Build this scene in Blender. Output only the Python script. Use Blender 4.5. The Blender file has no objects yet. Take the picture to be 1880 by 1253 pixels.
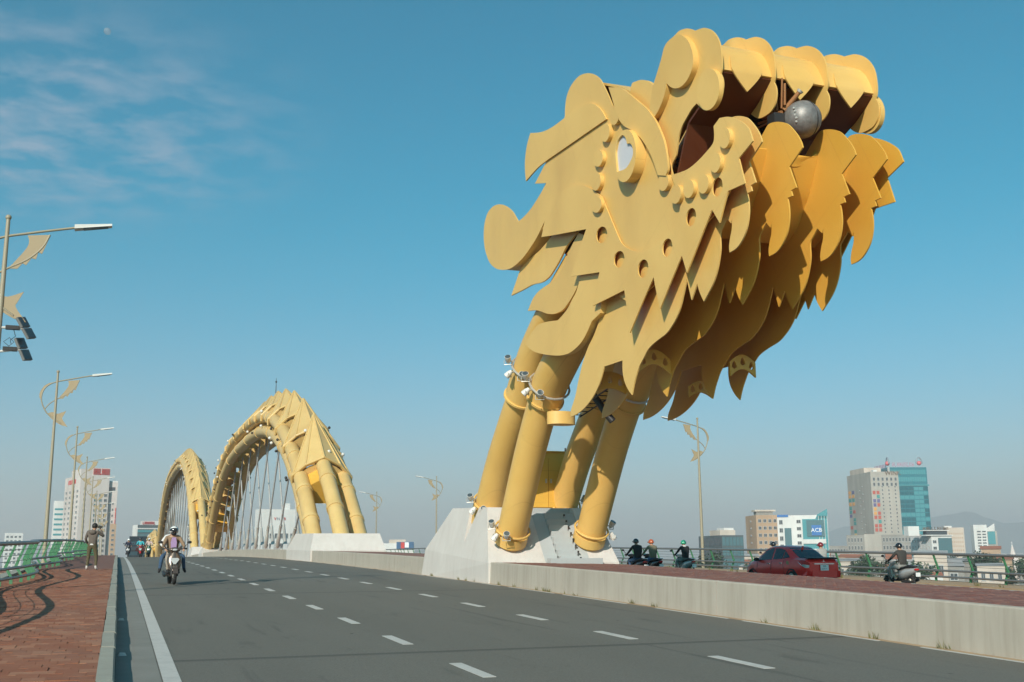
import bpy, bmesh, math, random
from mathutils import Vector, Matrix
from mathutils.geometry import tessellate_polygon
random.seed(7)
S = bpy.context.scene
C = S.collection
PI = math.pi
R = math.radians

# ------------------------------------------------------------------ camera
FPX, CX, CY = 1993.9, 940.0, 626.5          # focal length and centre in photograph pixels (1880 wide)
PIT, YAW, ROLL = 0.19757, 0.3442, -0.00746
cp, sp, ct, st = math.cos(PIT), math.sin(PIT), math.cos(YAW), math.sin(YAW)
VF = Vector((st*cp, ct*cp, sp)); VR0 = Vector((ct, -st, 0)); VU0 = VR0.cross(VF)
VR = VR0*math.cos(ROLL)+VU0*math.sin(ROLL); VU = VU0*math.cos(ROLL)-VR0*math.sin(ROLL)
cam = bpy.data.cameras.new('camera'); cam.sensor_width = 36; cam.lens = FPX/1880*36
cam.clip_end = 40000; cam.clip_start = 0.1
co = bpy.data.objects.new('camera', cam); C.objects.link(co)
m = Matrix((VR, VU, -VF)).transposed().to_4x4(); co.matrix_world = m
S.camera = co

# ------------------------------------------------------------------ light
SUN_AZ, SUN_EL = R(38), R(28.5)            # light travels towards +X and +Y
LD = Vector((math.sin(SUN_AZ)*math.cos(SUN_EL), math.cos(SUN_AZ)*math.cos(SUN_EL), -math.sin(SUN_EL)))
sl = bpy.data.lights.new('sun', 'SUN'); sl.energy = 4.85; sl.angle = R(0.5); sl.color = (1.0, 0.91, 0.80)
so = bpy.data.objects.new('sun', sl); C.objects.link(so)
so.rotation_euler = LD.to_track_quat('-Z', 'Y').to_euler(); so.location = (-40, -60, 60)
W = bpy.data.worlds.new('World'); S.world = W; W.use_nodes = True
wn, wl = W.node_tree.nodes, W.node_tree.links
wn.clear()
def wnode(t, **k):
    n = wn.new(t)
    for a, b in k.items(): setattr(n, a, b)
    return n
sky = wnode('ShaderNodeTexSky', sky_type='NISHITA', sun_disc=False, sun_elevation=SUN_EL, sun_rotation=R(180+38))
sky.air_density = 1.0; sky.dust_density = 1.2; sky.ozone_density = 2.5; sky.altitude = 10
tint = wnode('ShaderNodeMix', data_type='RGBA', blend_type='MULTIPLY'); tint.inputs[0].default_value = 1
wl.new(sky.outputs[0], tint.inputs[6])
tc = wnode('ShaderNodeTexCoord'); sep = wnode('ShaderNodeSeparateXYZ'); wl.new(tc.outputs['Generated'], sep.inputs[0])
def wmath(op, a, b=None):
    n = wnode('ShaderNodeMath', operation=op)
    for i, v in enumerate((a, b)):
        if v is None: continue
        if isinstance(v, (int, float)): n.inputs[i].default_value = v
        else: wl.new(v, n.inputs[i])
    return n.outputs[0]
tr = wnode('ShaderNodeMapRange'); tr.interpolation_type = 'SMOOTHSTEP'; tr.inputs[1].default_value = -.05; tr.inputs[2].default_value = .34; wl.new(sep.outputs[2], tr.inputs[0])
tmx = wnode('ShaderNodeMix', data_type='RGBA'); wl.new(tr.outputs[0], tmx.inputs[0]); tmx.inputs[6].default_value = (.80, .74, .78, 1); tmx.inputs[7].default_value = (.105, .86, .84, 1); wl.new(tmx.outputs[2], tint.inputs[7])
zz = wmath('ADD', wmath('MAXIMUM', sep.outputs[2], 0.0), 0.09)
comb = wnode('ShaderNodeCombineXYZ'); wl.new(wmath('DIVIDE', sep.outputs[0], zz), comb.inputs[0]); wl.new(wmath('DIVIDE', sep.outputs[1], zz), comb.inputs[1])
mp = wnode('ShaderNodeMapping'); mp.inputs['Rotation'].default_value = (0, 0, R(28)); mp.inputs['Scale'].default_value = (1.0, 1.25, 1)
wl.new(comb.outputs[0], mp.inputs[0])
n1 = wnode('ShaderNodeTexNoise'); n1.inputs['Scale'].default_value = 8.5; n1.inputs['Detail'].default_value = 5; n1.inputs['Roughness'].default_value = .55; n1.inputs['Distortion'].default_value = .25
wl.new(mp.outputs[0], n1.inputs[0])
CB = [(lambda q: (q.x/(q.z+.09), q.y/(q.z+.09)))(ray_.normalized()) for ray_ in [VF+VR*((x-CX)/FPX)+VU*((CY-y)/FPX) for x, y in ((40, 230), (500, 170))]]
vm = wnode('ShaderNodeVectorMath', operation='DISTANCE'); wl.new(comb.outputs[0], vm.inputs[0]); vm.inputs[1].default_value = (*CB[0], 0)
r1 = wnode('ShaderNodeMapRange'); r1.inputs[1].default_value = .40; r1.inputs[2].default_value = .68; wl.new(n1.outputs[0], r1.inputs[0])
rad = math.dist(*CB)
r2 = wnode('ShaderNodeMapRange'); r2.interpolation_type = 'SMOOTHSTEP'; r2.inputs[1].default_value = rad*1.3; r2.inputs[2].default_value = rad*.25; wl.new(vm.outputs['Value'], r2.inputs[0])
cmask = wmath('MULTIPLY', wmath('MULTIPLY', r1.outputs[0], r2.outputs[0]), .60)
cmx = wnode('ShaderNodeMix', data_type='RGBA'); wl.new(cmask, cmx.inputs[0]); wl.new(tint.outputs[2], cmx.inputs[6]); cmx.inputs[7].default_value = (2.75, 3.3, 4.1, 1)
bg = wnode('ShaderNodeBackground'); bg.inputs[1].default_value = 0.122; wl.new(cmx.outputs[2], bg.inputs[0])
wo = wnode('ShaderNodeOutputWorld'); wl.new(bg.outputs[0], wo.inputs[0])
S.view_settings.view_transform = 'Standard'; S.view_settings.look = 'None'; S.view_settings.gamma = 1
S.view_settings.use_curve_mapping = False; S.view_settings.exposure = 0.17
S.cycles.max_bounces = 9; S.cycles.diffuse_bounces = 8; S.cycles.glossy_bounces = 3; S.cycles.transmission_bounces = 4
S.cycles.volume_bounces = 2; S.cycles.transparent_max_bounces = 8
S.cycles.use_adaptive_sampling = True; S.cycles.adaptive_threshold = 0.015; S.cycles.adaptive_min_samples = 16
S.cycles.use_denoising = True; S.cycles.sample_clamp_indirect = 8

# ------------------------------------------------------------------ geometry of the view: pixels to points on real planes
def ray(x, y): return VF+VR*((x-CX)/FPX)+VU*((CY-y)/FPX)
def onX(x, y, X): r = ray(x, y); return r*(X/r.x)
def onY(x, y, Y): r = ray(x, y); return r*(Y/r.y)
def onD(x, y, D): r = ray(x, y); return r*(D/math.hypot(r.x, r.y))
SL, QA, Z0 = .03124, -.00012, -1.607
def zd(Y):                                   # height of the deck along the bridge
    if Y > 190: return Z0+SL*190+QA*36100+(SL+2*QA*190)*(Y-190)
    return Z0+SL*Y+QA*Y*Y
def zfar(X, Y): return zd(Y)-.25-.02*(X-14.9)

# ------------------------------------------------------------------ objects
def tag(o, label=None, cat=None, group=None, kind=None):
    if label: o['label'] = label
    if cat: o['category'] = cat
    if group: o['group'] = group
    if kind: o['kind'] = kind
    return o
def empty(name, loc=(0, 0, 0), rz=0, label=None, cat=None, group=None):
    o = bpy.data.objects.new(name, None); C.objects.link(o); o.location = loc; o.rotation_euler = (0, 0, rz)
    o.empty_display_size = .3
    return tag(o, label, cat, group)
def link(name, me, parent=None, loc=None):
    o = bpy.data.objects.new(name, me); C.objects.link(o)
    if parent is not None: o.parent = parent
    if loc is not None: o.location = loc
    return o
def dup(root, loc=None, rz=None, label=None, group=None):
    r = root.copy(); C.objects.link(r)
    if loc is not None: r.location = loc
    if rz is not None: r.rotation_euler = (0, 0, rz)
    if label: r['label'] = label
    if group: r['group'] = group
    for ch in list(root.children):
        c = ch.copy(); C.objects.link(c); c.parent = r
        for g in list(ch.children):
            d = g.copy(); C.objects.link(d); d.parent = c
    return r
class MB:
    def __init__(s): s.v = []; s.f = []; s.m = []
    def add(s, vs, fs, mi=0):
        b = len(s.v); s.v += [Vector(p) for p in vs]
        for f in fs: s.f.append([b+i for i in f]); s.m.append(mi)
        return s
    def box(s, lo, hi, mi=0, M=None):
        x0, y0, z0 = lo; x1, y1, z1 = hi
        v = [(x0, y0, z0), (x1, y0, z0), (x1, y1, z0), (x0, y1, z0), (x0, y0, z1), (x1, y0, z1), (x1, y1, z1), (x0, y1, z1)]
        if M is not None: v = [M@Vector(p) for p in v]
        return s.add(v, [(0, 3, 2, 1), (4, 5, 6, 7), (0, 1, 5, 4), (1, 2, 6, 5), (2, 3, 7, 6), (3, 0, 4, 7)], mi)
    def hexa(s, v, mi=0):
        return s.add(v, [(0, 3, 2, 1), (4, 5, 6, 7), (0, 1, 5, 4), (1, 2, 6, 5), (2, 3, 7, 6), (3, 0, 4, 7)], mi)
    def tube(s, path, r, n=10, mi=0, cap=True, ref=None):
        path = [Vector(p) for p in path]; k = len(path)
        rs = r if isinstance(r, (list, tuple)) else [r]*k
        rings = []; up = Vector(ref) if ref else None
        for i, p in enumerate(path):
            d = (path[min(i+1, k-1)]-path[max(i-1, 0)]).normalized()
            if up is None: up = Vector((0, 0, 1)) if abs(d.z) < .9 else Vector((1, 0, 0))
            a = d.cross(up)
            if a.length < 1e-4: a = d.cross(Vector((1, .1, 0)))
            a.normalize(); b = a.cross(d); up = b
            rings.append([p+a*(math.cos(2*PI*j/n)*rs[i])+b*(math.sin(2*PI*j/n)*rs[i]) for j in range(n)])
        v = [q for rg in rings for q in rg]; f = []
        for i in range(k-1):
            for j in range(n): f.append((i*n+j, i*n+(j+1) % n, (i+1)*n+(j+1) % n, (i+1)*n+j))
        if cap: f.append(tuple(range(n-1, -1, -1))); f.append(tuple(range((k-1)*n, k*n)))
        return s.add(v, f, mi)
    def loft(s, rings, mi=0, cap=True, close=True):
        n = len(rings[0]); f = []
        for i in range(len(rings)-1):
            for j in range(n if close else n-1): f.append((i*n+j, i*n+(j+1) % n, (i+1)*n+(j+1) % n, (i+1)*n+j))
        if cap and close: f.append(tuple(range(n-1, -1, -1))); f.append(tuple(range((len(rings)-1)*n, len(rings)*n)))
        return s.add([p for r in rings for p in r], f, mi)
    def sphere(s, c, r, n=12, k=8, mi=0, z0=-1, z1=1):
        if not isinstance(r, (list, tuple)): r = (r, r, r)
        rings = []
        for i in range(k+1):
            t = math.asin(max(-1, min(1, z0+(z1-z0)*i/k))) if False else (math.asin(z0)+(math.asin(z1)-math.asin(z0))*i/k)
            rings.append([(c[0]+r[0]*math.cos(t)*math.cos(2*PI*j/n), c[1]+r[1]*math.cos(t)*math.sin(2*PI*j/n), c[2]+r[2]*math.sin(t)) for j in range(n)])
        return s.loft(rings, mi)
    def plate(s, outer, holes, X0, X1, mi=0, bk=None):       # outline in (Y,Z) given thickness along X
        loops = [outer]+holes; flat = [p for l in loops for p in l]
        tri = tessellate_polygon([[Vector((p[0], p[1], 0)) for p in l] for l in loops])
        n = len(flat); b = len(s.v)
        s.v += [Vector((X0, p[0], p[1])) for p in flat]+[Vector((X1, p[0], p[1])) for p in flat]
        for t in tri:
            s.f.append([b+i for i in t]); s.f.append([b+n+i for i in reversed(t)]); s.m += [mi, mi if bk is None else bk]
        o = 0
        for l in loops:
            k = len(l)
            for i in range(k): s.f.append([b+o+i, b+o+(i+1) % k, b+n+o+(i+1) % k, b+n+o+i]); s.m.append(mi)
            o += k
        return s
    def sheet(s, prof, X0, X1, t=.06, mi=0, nx=1):   # strip with profile (Y,Z) swept along X, with a real thickness
        k = len(prof); pr = [Vector((0, p[0], p[1])) for p in prof]; nn = []
        for i in range(k):
            d = (pr[min(i+1, k-1)]-pr[max(i-1, 0)]).normalized(); nn.append(Vector((0, -d.z, d.y))*t)
        ring = pr+[pr[i]+nn[i] for i in range(k-1, -1, -1)]
        return s.loft([[q+Vector((X0+(X1-X0)*i/nx, 0, 0)) for q in ring] for i in range(nx+1)], mi)
    def mesh(s, name, mats, smooth=None, off=(0, 0, 0)):
        mats = mats if mats is not None else []
        me = bpy.data.meshes.new(name); o = Vector(off)
        me.from_pydata([tuple(p-o) for p in s.v], [], s.f)
        if not isinstance(mats, (list, tuple)): mats = [mats]
        for x in mats: me.materials.append(x)
        if len(mats) > 1: me.polygons.foreach_set('material_index', s.m)
        bm = bmesh.new(); bm.from_mesh(me); bmesh.ops.recalc_face_normals(bm, faces=bm.faces); bm.to_mesh(me); bm.free()
        if smooth is not None:
            me.polygons.foreach_set('use_smooth', [True]*len(me.polygons)); me.set_sharp_from_angle(angle=R(smooth))
        me.update()
        return me
    def build(s, name, mats, parent=None, smooth=None, off=(0, 0, 0)):
        return link(name, s.mesh(name, mats, smooth, off), parent)
def curve(pts, n=6, closed=True):
    k = len(pts); out = []
    P = [Vector((p[0], p[1])) for p in pts]; cr = [len(p) > 2 for p in pts]
    for i in range(k if closed else k-1):
        p0, p1, p2, p3 = P[(i-1) % k], P[i], P[(i+1) % k], P[(i+2) % k]
        if not closed and i == 0: p0 = p1
        if not closed and i == k-2: p3 = p2
        c1, c2 = cr[i], cr[(i+1) % k]
        if c1 and c2: out.append(p1); continue
        m1 = (p2-p1) if c1 else (p2-p0)*.5
        m2 = (p2-p1) if c2 else (p3-p1)*.5
        for j in range(n):
            t = j/n; t2 = t*t; t3 = t2*t
            out.append(p1*(2*t3-3*t2+1)+m1*(t3-2*t2+t)+p2*(-2*t3+3*t2)+m2*(t3-t2))
    if not closed: out.append(P[-1])
    return [(p.x, p.y) for p in out]
def yz(pts, X): return [(lambda q: (q.y, q.z))(onX(p[0], p[1], X)) for p in pts]
def oval(cx, cy, rx, ry, rot=0, n=20):
    c, s_ = math.cos(rot), math.sin(rot)
    return [(cx+rx*math.cos(a)*c-ry*math.sin(a)*s_, cy+rx*math.cos(a)*s_+ry*math.sin(a)*c) for a in [2*PI*i/n for i in range(n)]]
# ------------------------------------------------------------------ materials
def mat(name, col, rough=.6, metal=0, build=None, spec=None):
    M = bpy.data.materials.new(name); M.use_nodes = True
    nt = M.node_tree; b = nt.nodes['Principled BSDF']
    b.inputs['Base Color'].default_value = (*col, 1); b.inputs['Roughness'].default_value = rough; b.inputs['Metallic'].default_value = metal
    if spec is not None: b.inputs['Specular IOR Level'].default_value = spec
    if build: build(nt, b)
    return M
class NG:
    def __init__(s, nt, space='Object'):
        s.nt = nt; s.tc = nt.nodes.new('ShaderNodeTexCoord'); s.co = s.tc.outputs[space]
        if space == 'World':
            pass
    def world(s):
        g = s.nt.nodes.new('ShaderNodeNewGeometry'); s.co = g.outputs['Position']; return s
    def n(s, t, **k):
        x = s.nt.nodes.new(t)
        for a, b in k.items(): setattr(x, a, b)
        return x
    def map(s, scale=(1, 1, 1), rot=(0, 0, 0), src=None):
        m_ = s.n('ShaderNodeMapping'); m_.inputs['Scale'].default_value = scale; m_.inputs['Rotation'].default_value = rot
        s.nt.links.new(src or s.co, m_.inputs[0]); return m_.outputs[0]
    def noise(s, scale, detail=4, rough=.55, src=None, dist=0):
        x = s.n('ShaderNodeTexNoise'); x.inputs['Scale'].default_value = scale; x.inputs['Detail'].default_value = detail; x.inputs['Roughness'].default_value = rough; x.inputs['Distortion'].default_value = dist
        s.nt.links.new(src or s.co, x.inputs[0]); return x.outputs[0]
    def rng(s, v, a, b, c=0., d=1.):
        x = s.n('ShaderNodeMapRange'); s.nt.links.new(v, x.inputs[0])
        for i, q in enumerate((a, b, c, d)): x.inputs[i+1].default_value = q
        return x.outputs[0]
    def mix(s, f, a, b, mode='MIX'):
        x = s.n('ShaderNodeMix', data_type='RGBA', blend_type=mode)
        for i, v in ((0, f), (6, a), (7, b)):
            if hasattr(v, 'links') or hasattr(v, 'is_linked'): s.nt.links.new(v, x.inputs[i])
            else: x.inputs[i].default_value = v if i == 0 else (*v, 1)
        return x.outputs[2]
    def bump(s, b, h, strength=.3, dist=.02):
        x = s.n('ShaderNodeBump'); x.inputs['Strength'].default_value = strength; x.inputs['Distance'].default_value = dist
        s.nt.links.new(h, x.inputs['Height']); s.nt.links.new(x.outputs[0], b.inputs['Normal'])
    def set(s, b, name, v): s.nt.links.new(v, b.inputs[name])
def paint(c1, c2, stain, rough=.42):
    def f(nt, b):
        g = NG(nt).world()
        a = g.noise(.55, 5, .6); col = g.mix(g.rng(a, .35, .68), c1, c2)
        st_ = g.noise(.9, 4, .5, g.map((.8, .8, .30)))
        col = g.mix(g.rng(st_, .52, .80, 0, .28), col, stain)
        sp_ = g.noise(5.5, 3, .6); col = g.mix(g.rng(sp_, .74, .80, 0, .25), col, stain)
        # weld seams
        vo = g.n('ShaderNodeTexBrick'); vo.offset = .37; vo.inputs['Scale'].default_value = 1; vo.inputs['Mortar Size'].default_value = .006; vo.inputs['Brick Width'].default_value = 2.9; vo.inputs['Row Height'].default_value = 1.55; vo.inputs['Mortar Smooth'].default_value = .3
        sw = g.n('ShaderNodeSeparateXYZ'); nt.links.new(g.map(rot=(R(27), 0, 0)), sw.inputs[0]); cb = g.n('ShaderNodeCombineXYZ')
        nt.links.new(sw.outputs[1], cb.inputs[0]); nt.links.new(sw.outputs[2], cb.inputs[1]); nt.links.new(cb.outputs[0], vo.inputs[0])
        col = g.mix(g.rng(vo.outputs['Fac'], 0, 1, 0, .34), col, stain)
        oi = g.n('ShaderNodeObjectInfo'); col = g.mix(g.rng(oi.outputs['Random'], 0, 1, 0, .16), col, stain)
        g.set(b, 'Base Color', col)
        g.set(b, 'Roughness', g.rng(a, .3, .7, rough-.06, rough+.12))
        h = g.mix(g.rng(vo.outputs['Fac'], 0, 1, 0, 1), (.5, .5, .5), (0, 0, 0)); h2 = g.noise(.9, 2, .5)
        g.bump(b, g.mix(.93, h2, h), .25, .02)
    return f
Y1, Y2, YS = (.70, .43, .118), (.74, .475, .15), (.44, .235, .065)
yellow = mat('yellow_paint', Y1, .42, 0, paint(Y1, Y2, YS))
amber = mat('amber_paint_warm_shade', (.6, .3, .035), .42, 0, paint((.67, .36, .052), (.71, .40, .07), (.44, .20, .035)))  # deeper yellow of the jaw, its orange also painting warm shade
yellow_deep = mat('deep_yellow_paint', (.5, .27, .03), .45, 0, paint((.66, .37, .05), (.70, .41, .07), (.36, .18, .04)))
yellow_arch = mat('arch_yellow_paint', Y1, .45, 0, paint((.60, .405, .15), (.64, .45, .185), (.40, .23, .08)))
backside = mat('orange_bounce_backs', (.62, .19, .010), .6)  # plate backs made orange so their bounce warms the shade between plates
inner = mat('inner_red_brown', (.20, .05, .012), .6, 0, lambda nt, b: (lambda g: (g.set(b, 'Base Color', g.mix(g.rng(g.noise(1.2, 5), .3, .7), (.125, .030, .007), (.08, .018, .005)))))(NG(nt).world()))  # dark red-brown, two tones mixed by noise
black = mat('black_interior_shade', (.012, .011, .010), .8)  # near-black colour stands for shade in the open mouth interior
white_panel = mat('white_eye_panel', (.56, .55, .57), .4)
steel = mat('brushed_steel', (.32, .31, .29), .5, .35, lambda nt, b: (lambda g: g.set(b, 'Base Color', g.mix(g.rng(g.noise(9, 6, .7), .35, .7), (.26, .245, .23), (.15, .14, .132))))(NG(nt)))
rust = mat('rusty_pipe', (.30, .13, .045), .7, .2)
galv = mat('galvanised_pipe', (.55, .52, .47), .45, .5)
darkmetal = mat('dark_metal', (.035, .033, .032), .5, .3)
lampwhite = mat('spotlight_housing', (.62, .60, .56), .4)
lampglass = mat('lamp_glass', (.06, .08, .09), .12)
def asphalt_f(nt, b):
    g = NG(nt).world()
    a = g.noise(.22, 4, .6, g.map((1.6, .18, 1))); c = g.noise(38, 3, .7); d = g.noise(1.3, 5, .65, g.map((1.5, .35, 1)))
    col = g.mix(g.rng(a, .3, .7), (.142, .135, .115), (.18, .17, .146))
    col = g.mix(g.rng(c, .3, .7, 0, .62), col, (.075, .073, .064)); c2 = g.noise(85, 2, .6); col = g.mix(g.rng(c2, .55, .75, 0, .45), col, (.26, .25, .22))
    col = g.mix(g.rng(d, .60, .74, 0, .45), col, (.055, .056, .052))
    sp_ = g.noise(4.2, 2, .5, g.map((1, .5, 1))); col = g.mix(g.rng(sp_, .76, .80, 0, .8), col, (.035, .035, .033))
    # skid streaks and transverse joints
    sk = g.noise(1.0, 3, .6, g.map((2.6, .12, 1), (0, 0, R(4)))); col = g.mix(g.rng(sk, .63, .72, 0, .5), col, (.06, .06, .056))
    w = g.n('ShaderNodeTexWave', wave_type='BANDS', bands_direction='Y', wave_profile='SAW'); w.inputs['Scale'].default_value = .022; w.inputs['Distortion'].default_value = .12; w.inputs['Detail Scale'].default_value = 2
    nt.links.new(g.co, w.inputs[0]); col = g.mix(g.rng(w.outputs['Fac'], .982, .992, 0, .6), col, (.05, .05, .047))
    g.set(b, 'Base Color', col); g.bump(b, c, .5, .006)
asphalt = mat('asphalt', (.1, .1, .095), .85, 0, asphalt_f, .25)
def conc_f(c1, c2, stain, streak=1., sc=1.):
    def f(nt, b):
        g = NG(nt).world()
        a = g.noise(.7*sc, 5, .6); col = g.mix(g.rng(a, .3, .7), c1, c2)
        s1 = g.noise(3.2, 4, .6, g.map((1.1, 1.1, .05))); col = g.mix(g.rng(s1, .46, .78, 0, .40*streak), col, stain)
        s2 = g.noise(9, 3, .6, g.map((1.2, 1.2, .07))); col = g.mix(g.rng(s2, .48, .75, 0, .22*streak), col, (stain[0]*.75, stain[1]*.75, stain[2]*.75))
        s3 = g.noise(2.2, 6, .7); col = g.mix(g.rng(s3, .62, .75, 0, .35), col, stain)
        g.set(b, 'Base Color', col); g.bump(b, g.noise(14, 5, .7), .25, .01)
    return f
concrete = mat('weathered_concrete', (.45, .43, .39), .85, 0, conc_f((.44, .395, .335), (.385, .345, .29), (.26, .22, .17)), .2)
white_conc = mat('white_painted_concrete', (.7, .68, .65), .8, 0, conc_f((.60, .56, .52), (.54, .50, .465), (.38, .32, .26), .55), .2)
kerb_m = mat('kerb_concrete', (.3, .3, .26), .85, 0, conc_f((.33, .325, .275), (.28, .275, .235), (.15, .145, .12), .3, 3), .2)
gutter_m = mat('gutter_concrete', (.2, .2, .18), .85, 0, conc_f((.225, .225, .205), (.19, .19, .172), (.11, .11, .10), .3, 2), .2)
stair_grey = mat('grey_stair_paint', (.42, .44, .44), .7, 0, conc_f((.42, .44, .44), (.38, .40, .40), (.30, .31, .31), .2), .2)
def line_f(nt, b):
    g = NG(nt).world(); a = g.noise(16, 5, .7); c = g.noise(2.4, 4, .6)
    col = g.mix(g.rng(a, .56, .70, 0, .55), (.47, .455, .425), (.24, .235, .22)); col = g.mix(g.rng(c, .5, .72, 0, .5), col, (.34, .335, .315))
    g.set(b, 'Base Color', col)
line_m = mat('worn_white_line', (.55, .55, .52), .7, 0, line_f)
def paver_f(c1, c2, c3):
    def f(nt, b):
        g = NG(nt).world(); geo = g.n('ShaderNodeNewGeometry')
        oi = g.n('ShaderNodeObjectInfo'); add = g.n('ShaderNodeMath', operation='ADD'); nt.links.new(oi.outputs['Random'], add.inputs[0]); nt.links.new(geo.outputs['Random Per Island'], add.inputs[1])
        fr = g.n('ShaderNodeMath', operation='FRACT'); nt.links.new(add.outputs[0], fr.inputs[0])
        rp = g.n('ShaderNodeValToRGB'); nt.links.new(fr.outputs[0], rp.inputs[0]); e = rp.color_ramp.elements
        e[0].color = (*c1, 1); e[1].color = (*c2, 1); x = e.new(.5); x.color = (*c3, 1); rp.color_ramp.interpolation = 'EASE'
        gr = g.noise(7, 5, .7, g.map((.8, 4.5, 1))); col = g.mix(g.rng(gr, .42, .75, 0, .5), rp.outputs[0], (c1[0]*.5, c1[1]*.48, c1[2]*.48))
        st_ = g.noise(.8, 4, .6); col = g.mix(g.rng(st_, .45, .75, 0, .45), col, (.21, .13, .095))
        g.set(b, 'Base Color', col); g.bump(b, gr, .6, .012)
    return f
paver_m = mat('red_stone_paver', (.3, .12, .08), .8, 0, paver_f((.30, .122, .068), (.37, .175, .105), (.26, .098, .055)), .25)
paver_far = mat('red_brick_median', (.25, .11, .09), .8, 0, paver_f((.235, .105, .082), (.27, .145, .115), (.20, .085, .068)), .25)
mortar = mat('paving_mortar', (.17, .085, .062), .9, 0, lambda nt, b: (lambda g: g.set(b, 'Base Color', g.mix(g.rng(g.noise(3, 5), .3, .7), (.20, .09, .062), (.13, .06, .045))))(NG(nt).world()))
mortar_far = mat('red_paving_bed', (.23, .11, .085), .9, 0, lambda nt, b: (lambda g: g.set(b, 'Base Color', g.mix(g.rng(g.noise(4, 6, .7, g.map((.4, 1, 1))), .35, .65), (.27, .125, .085), (.20, .095, .07))))(NG(nt).world()))
green = mat('green_rail_paint', (.03, .22, .075), .45, 0, lambda nt, b: (lambda g: g.set(b, 'Base Color', g.mix(g.rng(g.noise(6, 4), .45, .7, 0, .7), (.045, .19, .085), (.10, .21, .12))))(NG(nt)))
railgrey = mat('grey_rail_pipe', (.20, .20, .20), .42, .4)
polebeige = mat('beige_pole_paint', (.31, .265, .185), .5)
leafbeige = mat('beige_leaf_panel', (.36, .275, .165), .55)
tan_kerb = mat('tan_kerb', (.38, .27, .17), .85, 0, conc_f((.40, .28, .17), (.33, .22, .13), (.2, .14, .09), .3, 2))
# ------------------------------------------------------------------ the bridge deck
YS0, YE = -14.0, 560.0
def ys(a, b, step):
    n = max(1, round((b-a)/step)); return [a+(b-a)*i/n for i in range(n+1)]
def strip(name, X0, X1, zf, mt, a=YS0, b=YE, t=.4, step=3, parent=None, nx=1, kind='structure'):
    m_ = MB(); rings = []
    for y in ys(a, b, step):
        top = [(X0+(X1-X0)*i/nx, y, zf(X0+(X1-X0)*i/nx, y)) for i in range(nx+1)]
        rings.append(top+[(X1, y, top[-1][2]-t), (X0, y, top[0][2]-t)])
    m_.loft(rings); o = m_.build(name, mt, parent)
    if kind and parent is None: tag(o, kind=kind)
    return o
ground = MB(); N = 64
ground.add([(0, 0, -12.6)]+[(9500*math.cos(2*PI*i/N), 9500*math.sin(2*PI*i/N), -12.6) for i in range(N)], [(0, i+1, (i+1) % N+1) for i in range(N)])
land = ground.build('ground', mat('city_ground', (.10, .12, .08), .95, 0, lambda nt, b: (lambda g: g.set(b, 'Base Color', g.mix(g.rng(g.noise(.02, 5), .35, .65), (.06, .085, .05), (.21, .20, .17))))(NG(nt).world())))
tag(land, kind='structure')
wm = MB(); wm.add([(-3000, -1400, -12.4), (3000, -1400, -12.4), (900, 330, -12.4), (-1200, 520, -12.4)], [(0, 1, 2, 3)])
def water_f(nt, b):
    g = NG(nt).world(); g.bump(b, g.noise(.8, 4, .6, g.map((1, .5, 1))), .35, .3)
tag(wm.build('river', mat('river_water', (.06, .085, .08), .12, 0, water_f)), kind='structure')

road = strip('road', .04, 10.7, lambda X, Y: zd(Y), asphalt)
strip('far_road', 14.8, 28.35, lambda X, Y: zfar(X, Y), asphalt)
strip('gutter', .06, .52, lambda X, Y: zd(Y)+.004, gutter_m, YS0, 200, .003, 3)
edge = strip('edge_line', .535, .715, lambda X, Y: zd(Y)+.005, line_m, YS0, 230, .003, 2.5, road)
# white dashes of the two lane dividers: one piece of paint each
for X1, Yc, k0, k1 in ((3.877, 12.259, -3, 42), (7.177, 11.932, -3, 42)):
    for k in range(k0, k1):
        y = Yc+k*3.566; w = .075; a = y-.65; b = y+.65
        q = MB(); q.hexa([(X1-w, a, zd(a)+.001), (X1+w, a, zd(a)+.001), (X1+w, b, zd(b)+.001), (X1-w, b, zd(b)+.001), (X1-w, a, zd(a)+.006), (X1+w, a, zd(a)+.006), (X1+w, b, zd(b)+.006), (X1-w, b, zd(b)+.006)])
        q.build('lane_dash', line_m, road)
for k in range(-3, 24):                       # worn line under the median wall, broken here and there
    a = 9.3+k*4.2; b = a+(3.3+.5*math.sin(k*2.3))
    q = MB(); q.hexa([(10.40, a, zd(a)+.001), (10.46, a, zd(a)+.001), (10.46, b, zd(b)+.001), (10.40, b, zd(b)+.001), (10.40, a, zd(a)+.005), (10.46, a, zd(a)+.005), (10.46, b, zd(b)+.005), (10.40, b, zd(b)+.005)])
    q.build('wall_line', line_m, road)
strip('wall_gutter', 10.47, 10.61, lambda X, Y: zd(Y)+.004, tan_kerb, YS0, 200, .003, 3)
# left pavement with kerb stones and red stone pavers
pave = strip('pavement', -3.0, -.115, lambda X, Y: zd(Y)+.186, mortar)
kerb = empty('kerb', (0, 0, 0), 0); tag(kerb, kind='structure')
a = 8.0; i = 0
while a < 120:
    ln = 1.02+.05*math.sin(i*1.7) if a < 60 else 4
    b = a+ln-.014; ox = random.uniform(-.008, .008); dz = random.uniform(-.006, .006)
    q = MB(); q.loft([[(-.112+ox, y, zd(y)-.1), (.055+ox, y, zd(y)-.1), (.055+ox, y, zd(y)+.165+dz), (.035+ox, y, zd(y)+.196+dz), (-.112+ox, y, zd(y)+.2+dz)] for y in (a, b)])
    q.build('kerb_stone', kerb_m, kerb); a += ln; i += 1
strip('kerb_line', -.112, .055, lambda X, Y: zd(Y)+.195, kerb_m, 120, YE, .3, 4, kerb)
pv = MB(); pv.box((-.103, -.13, -.045), (.103, .13, .0)); 
pme = []
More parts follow.
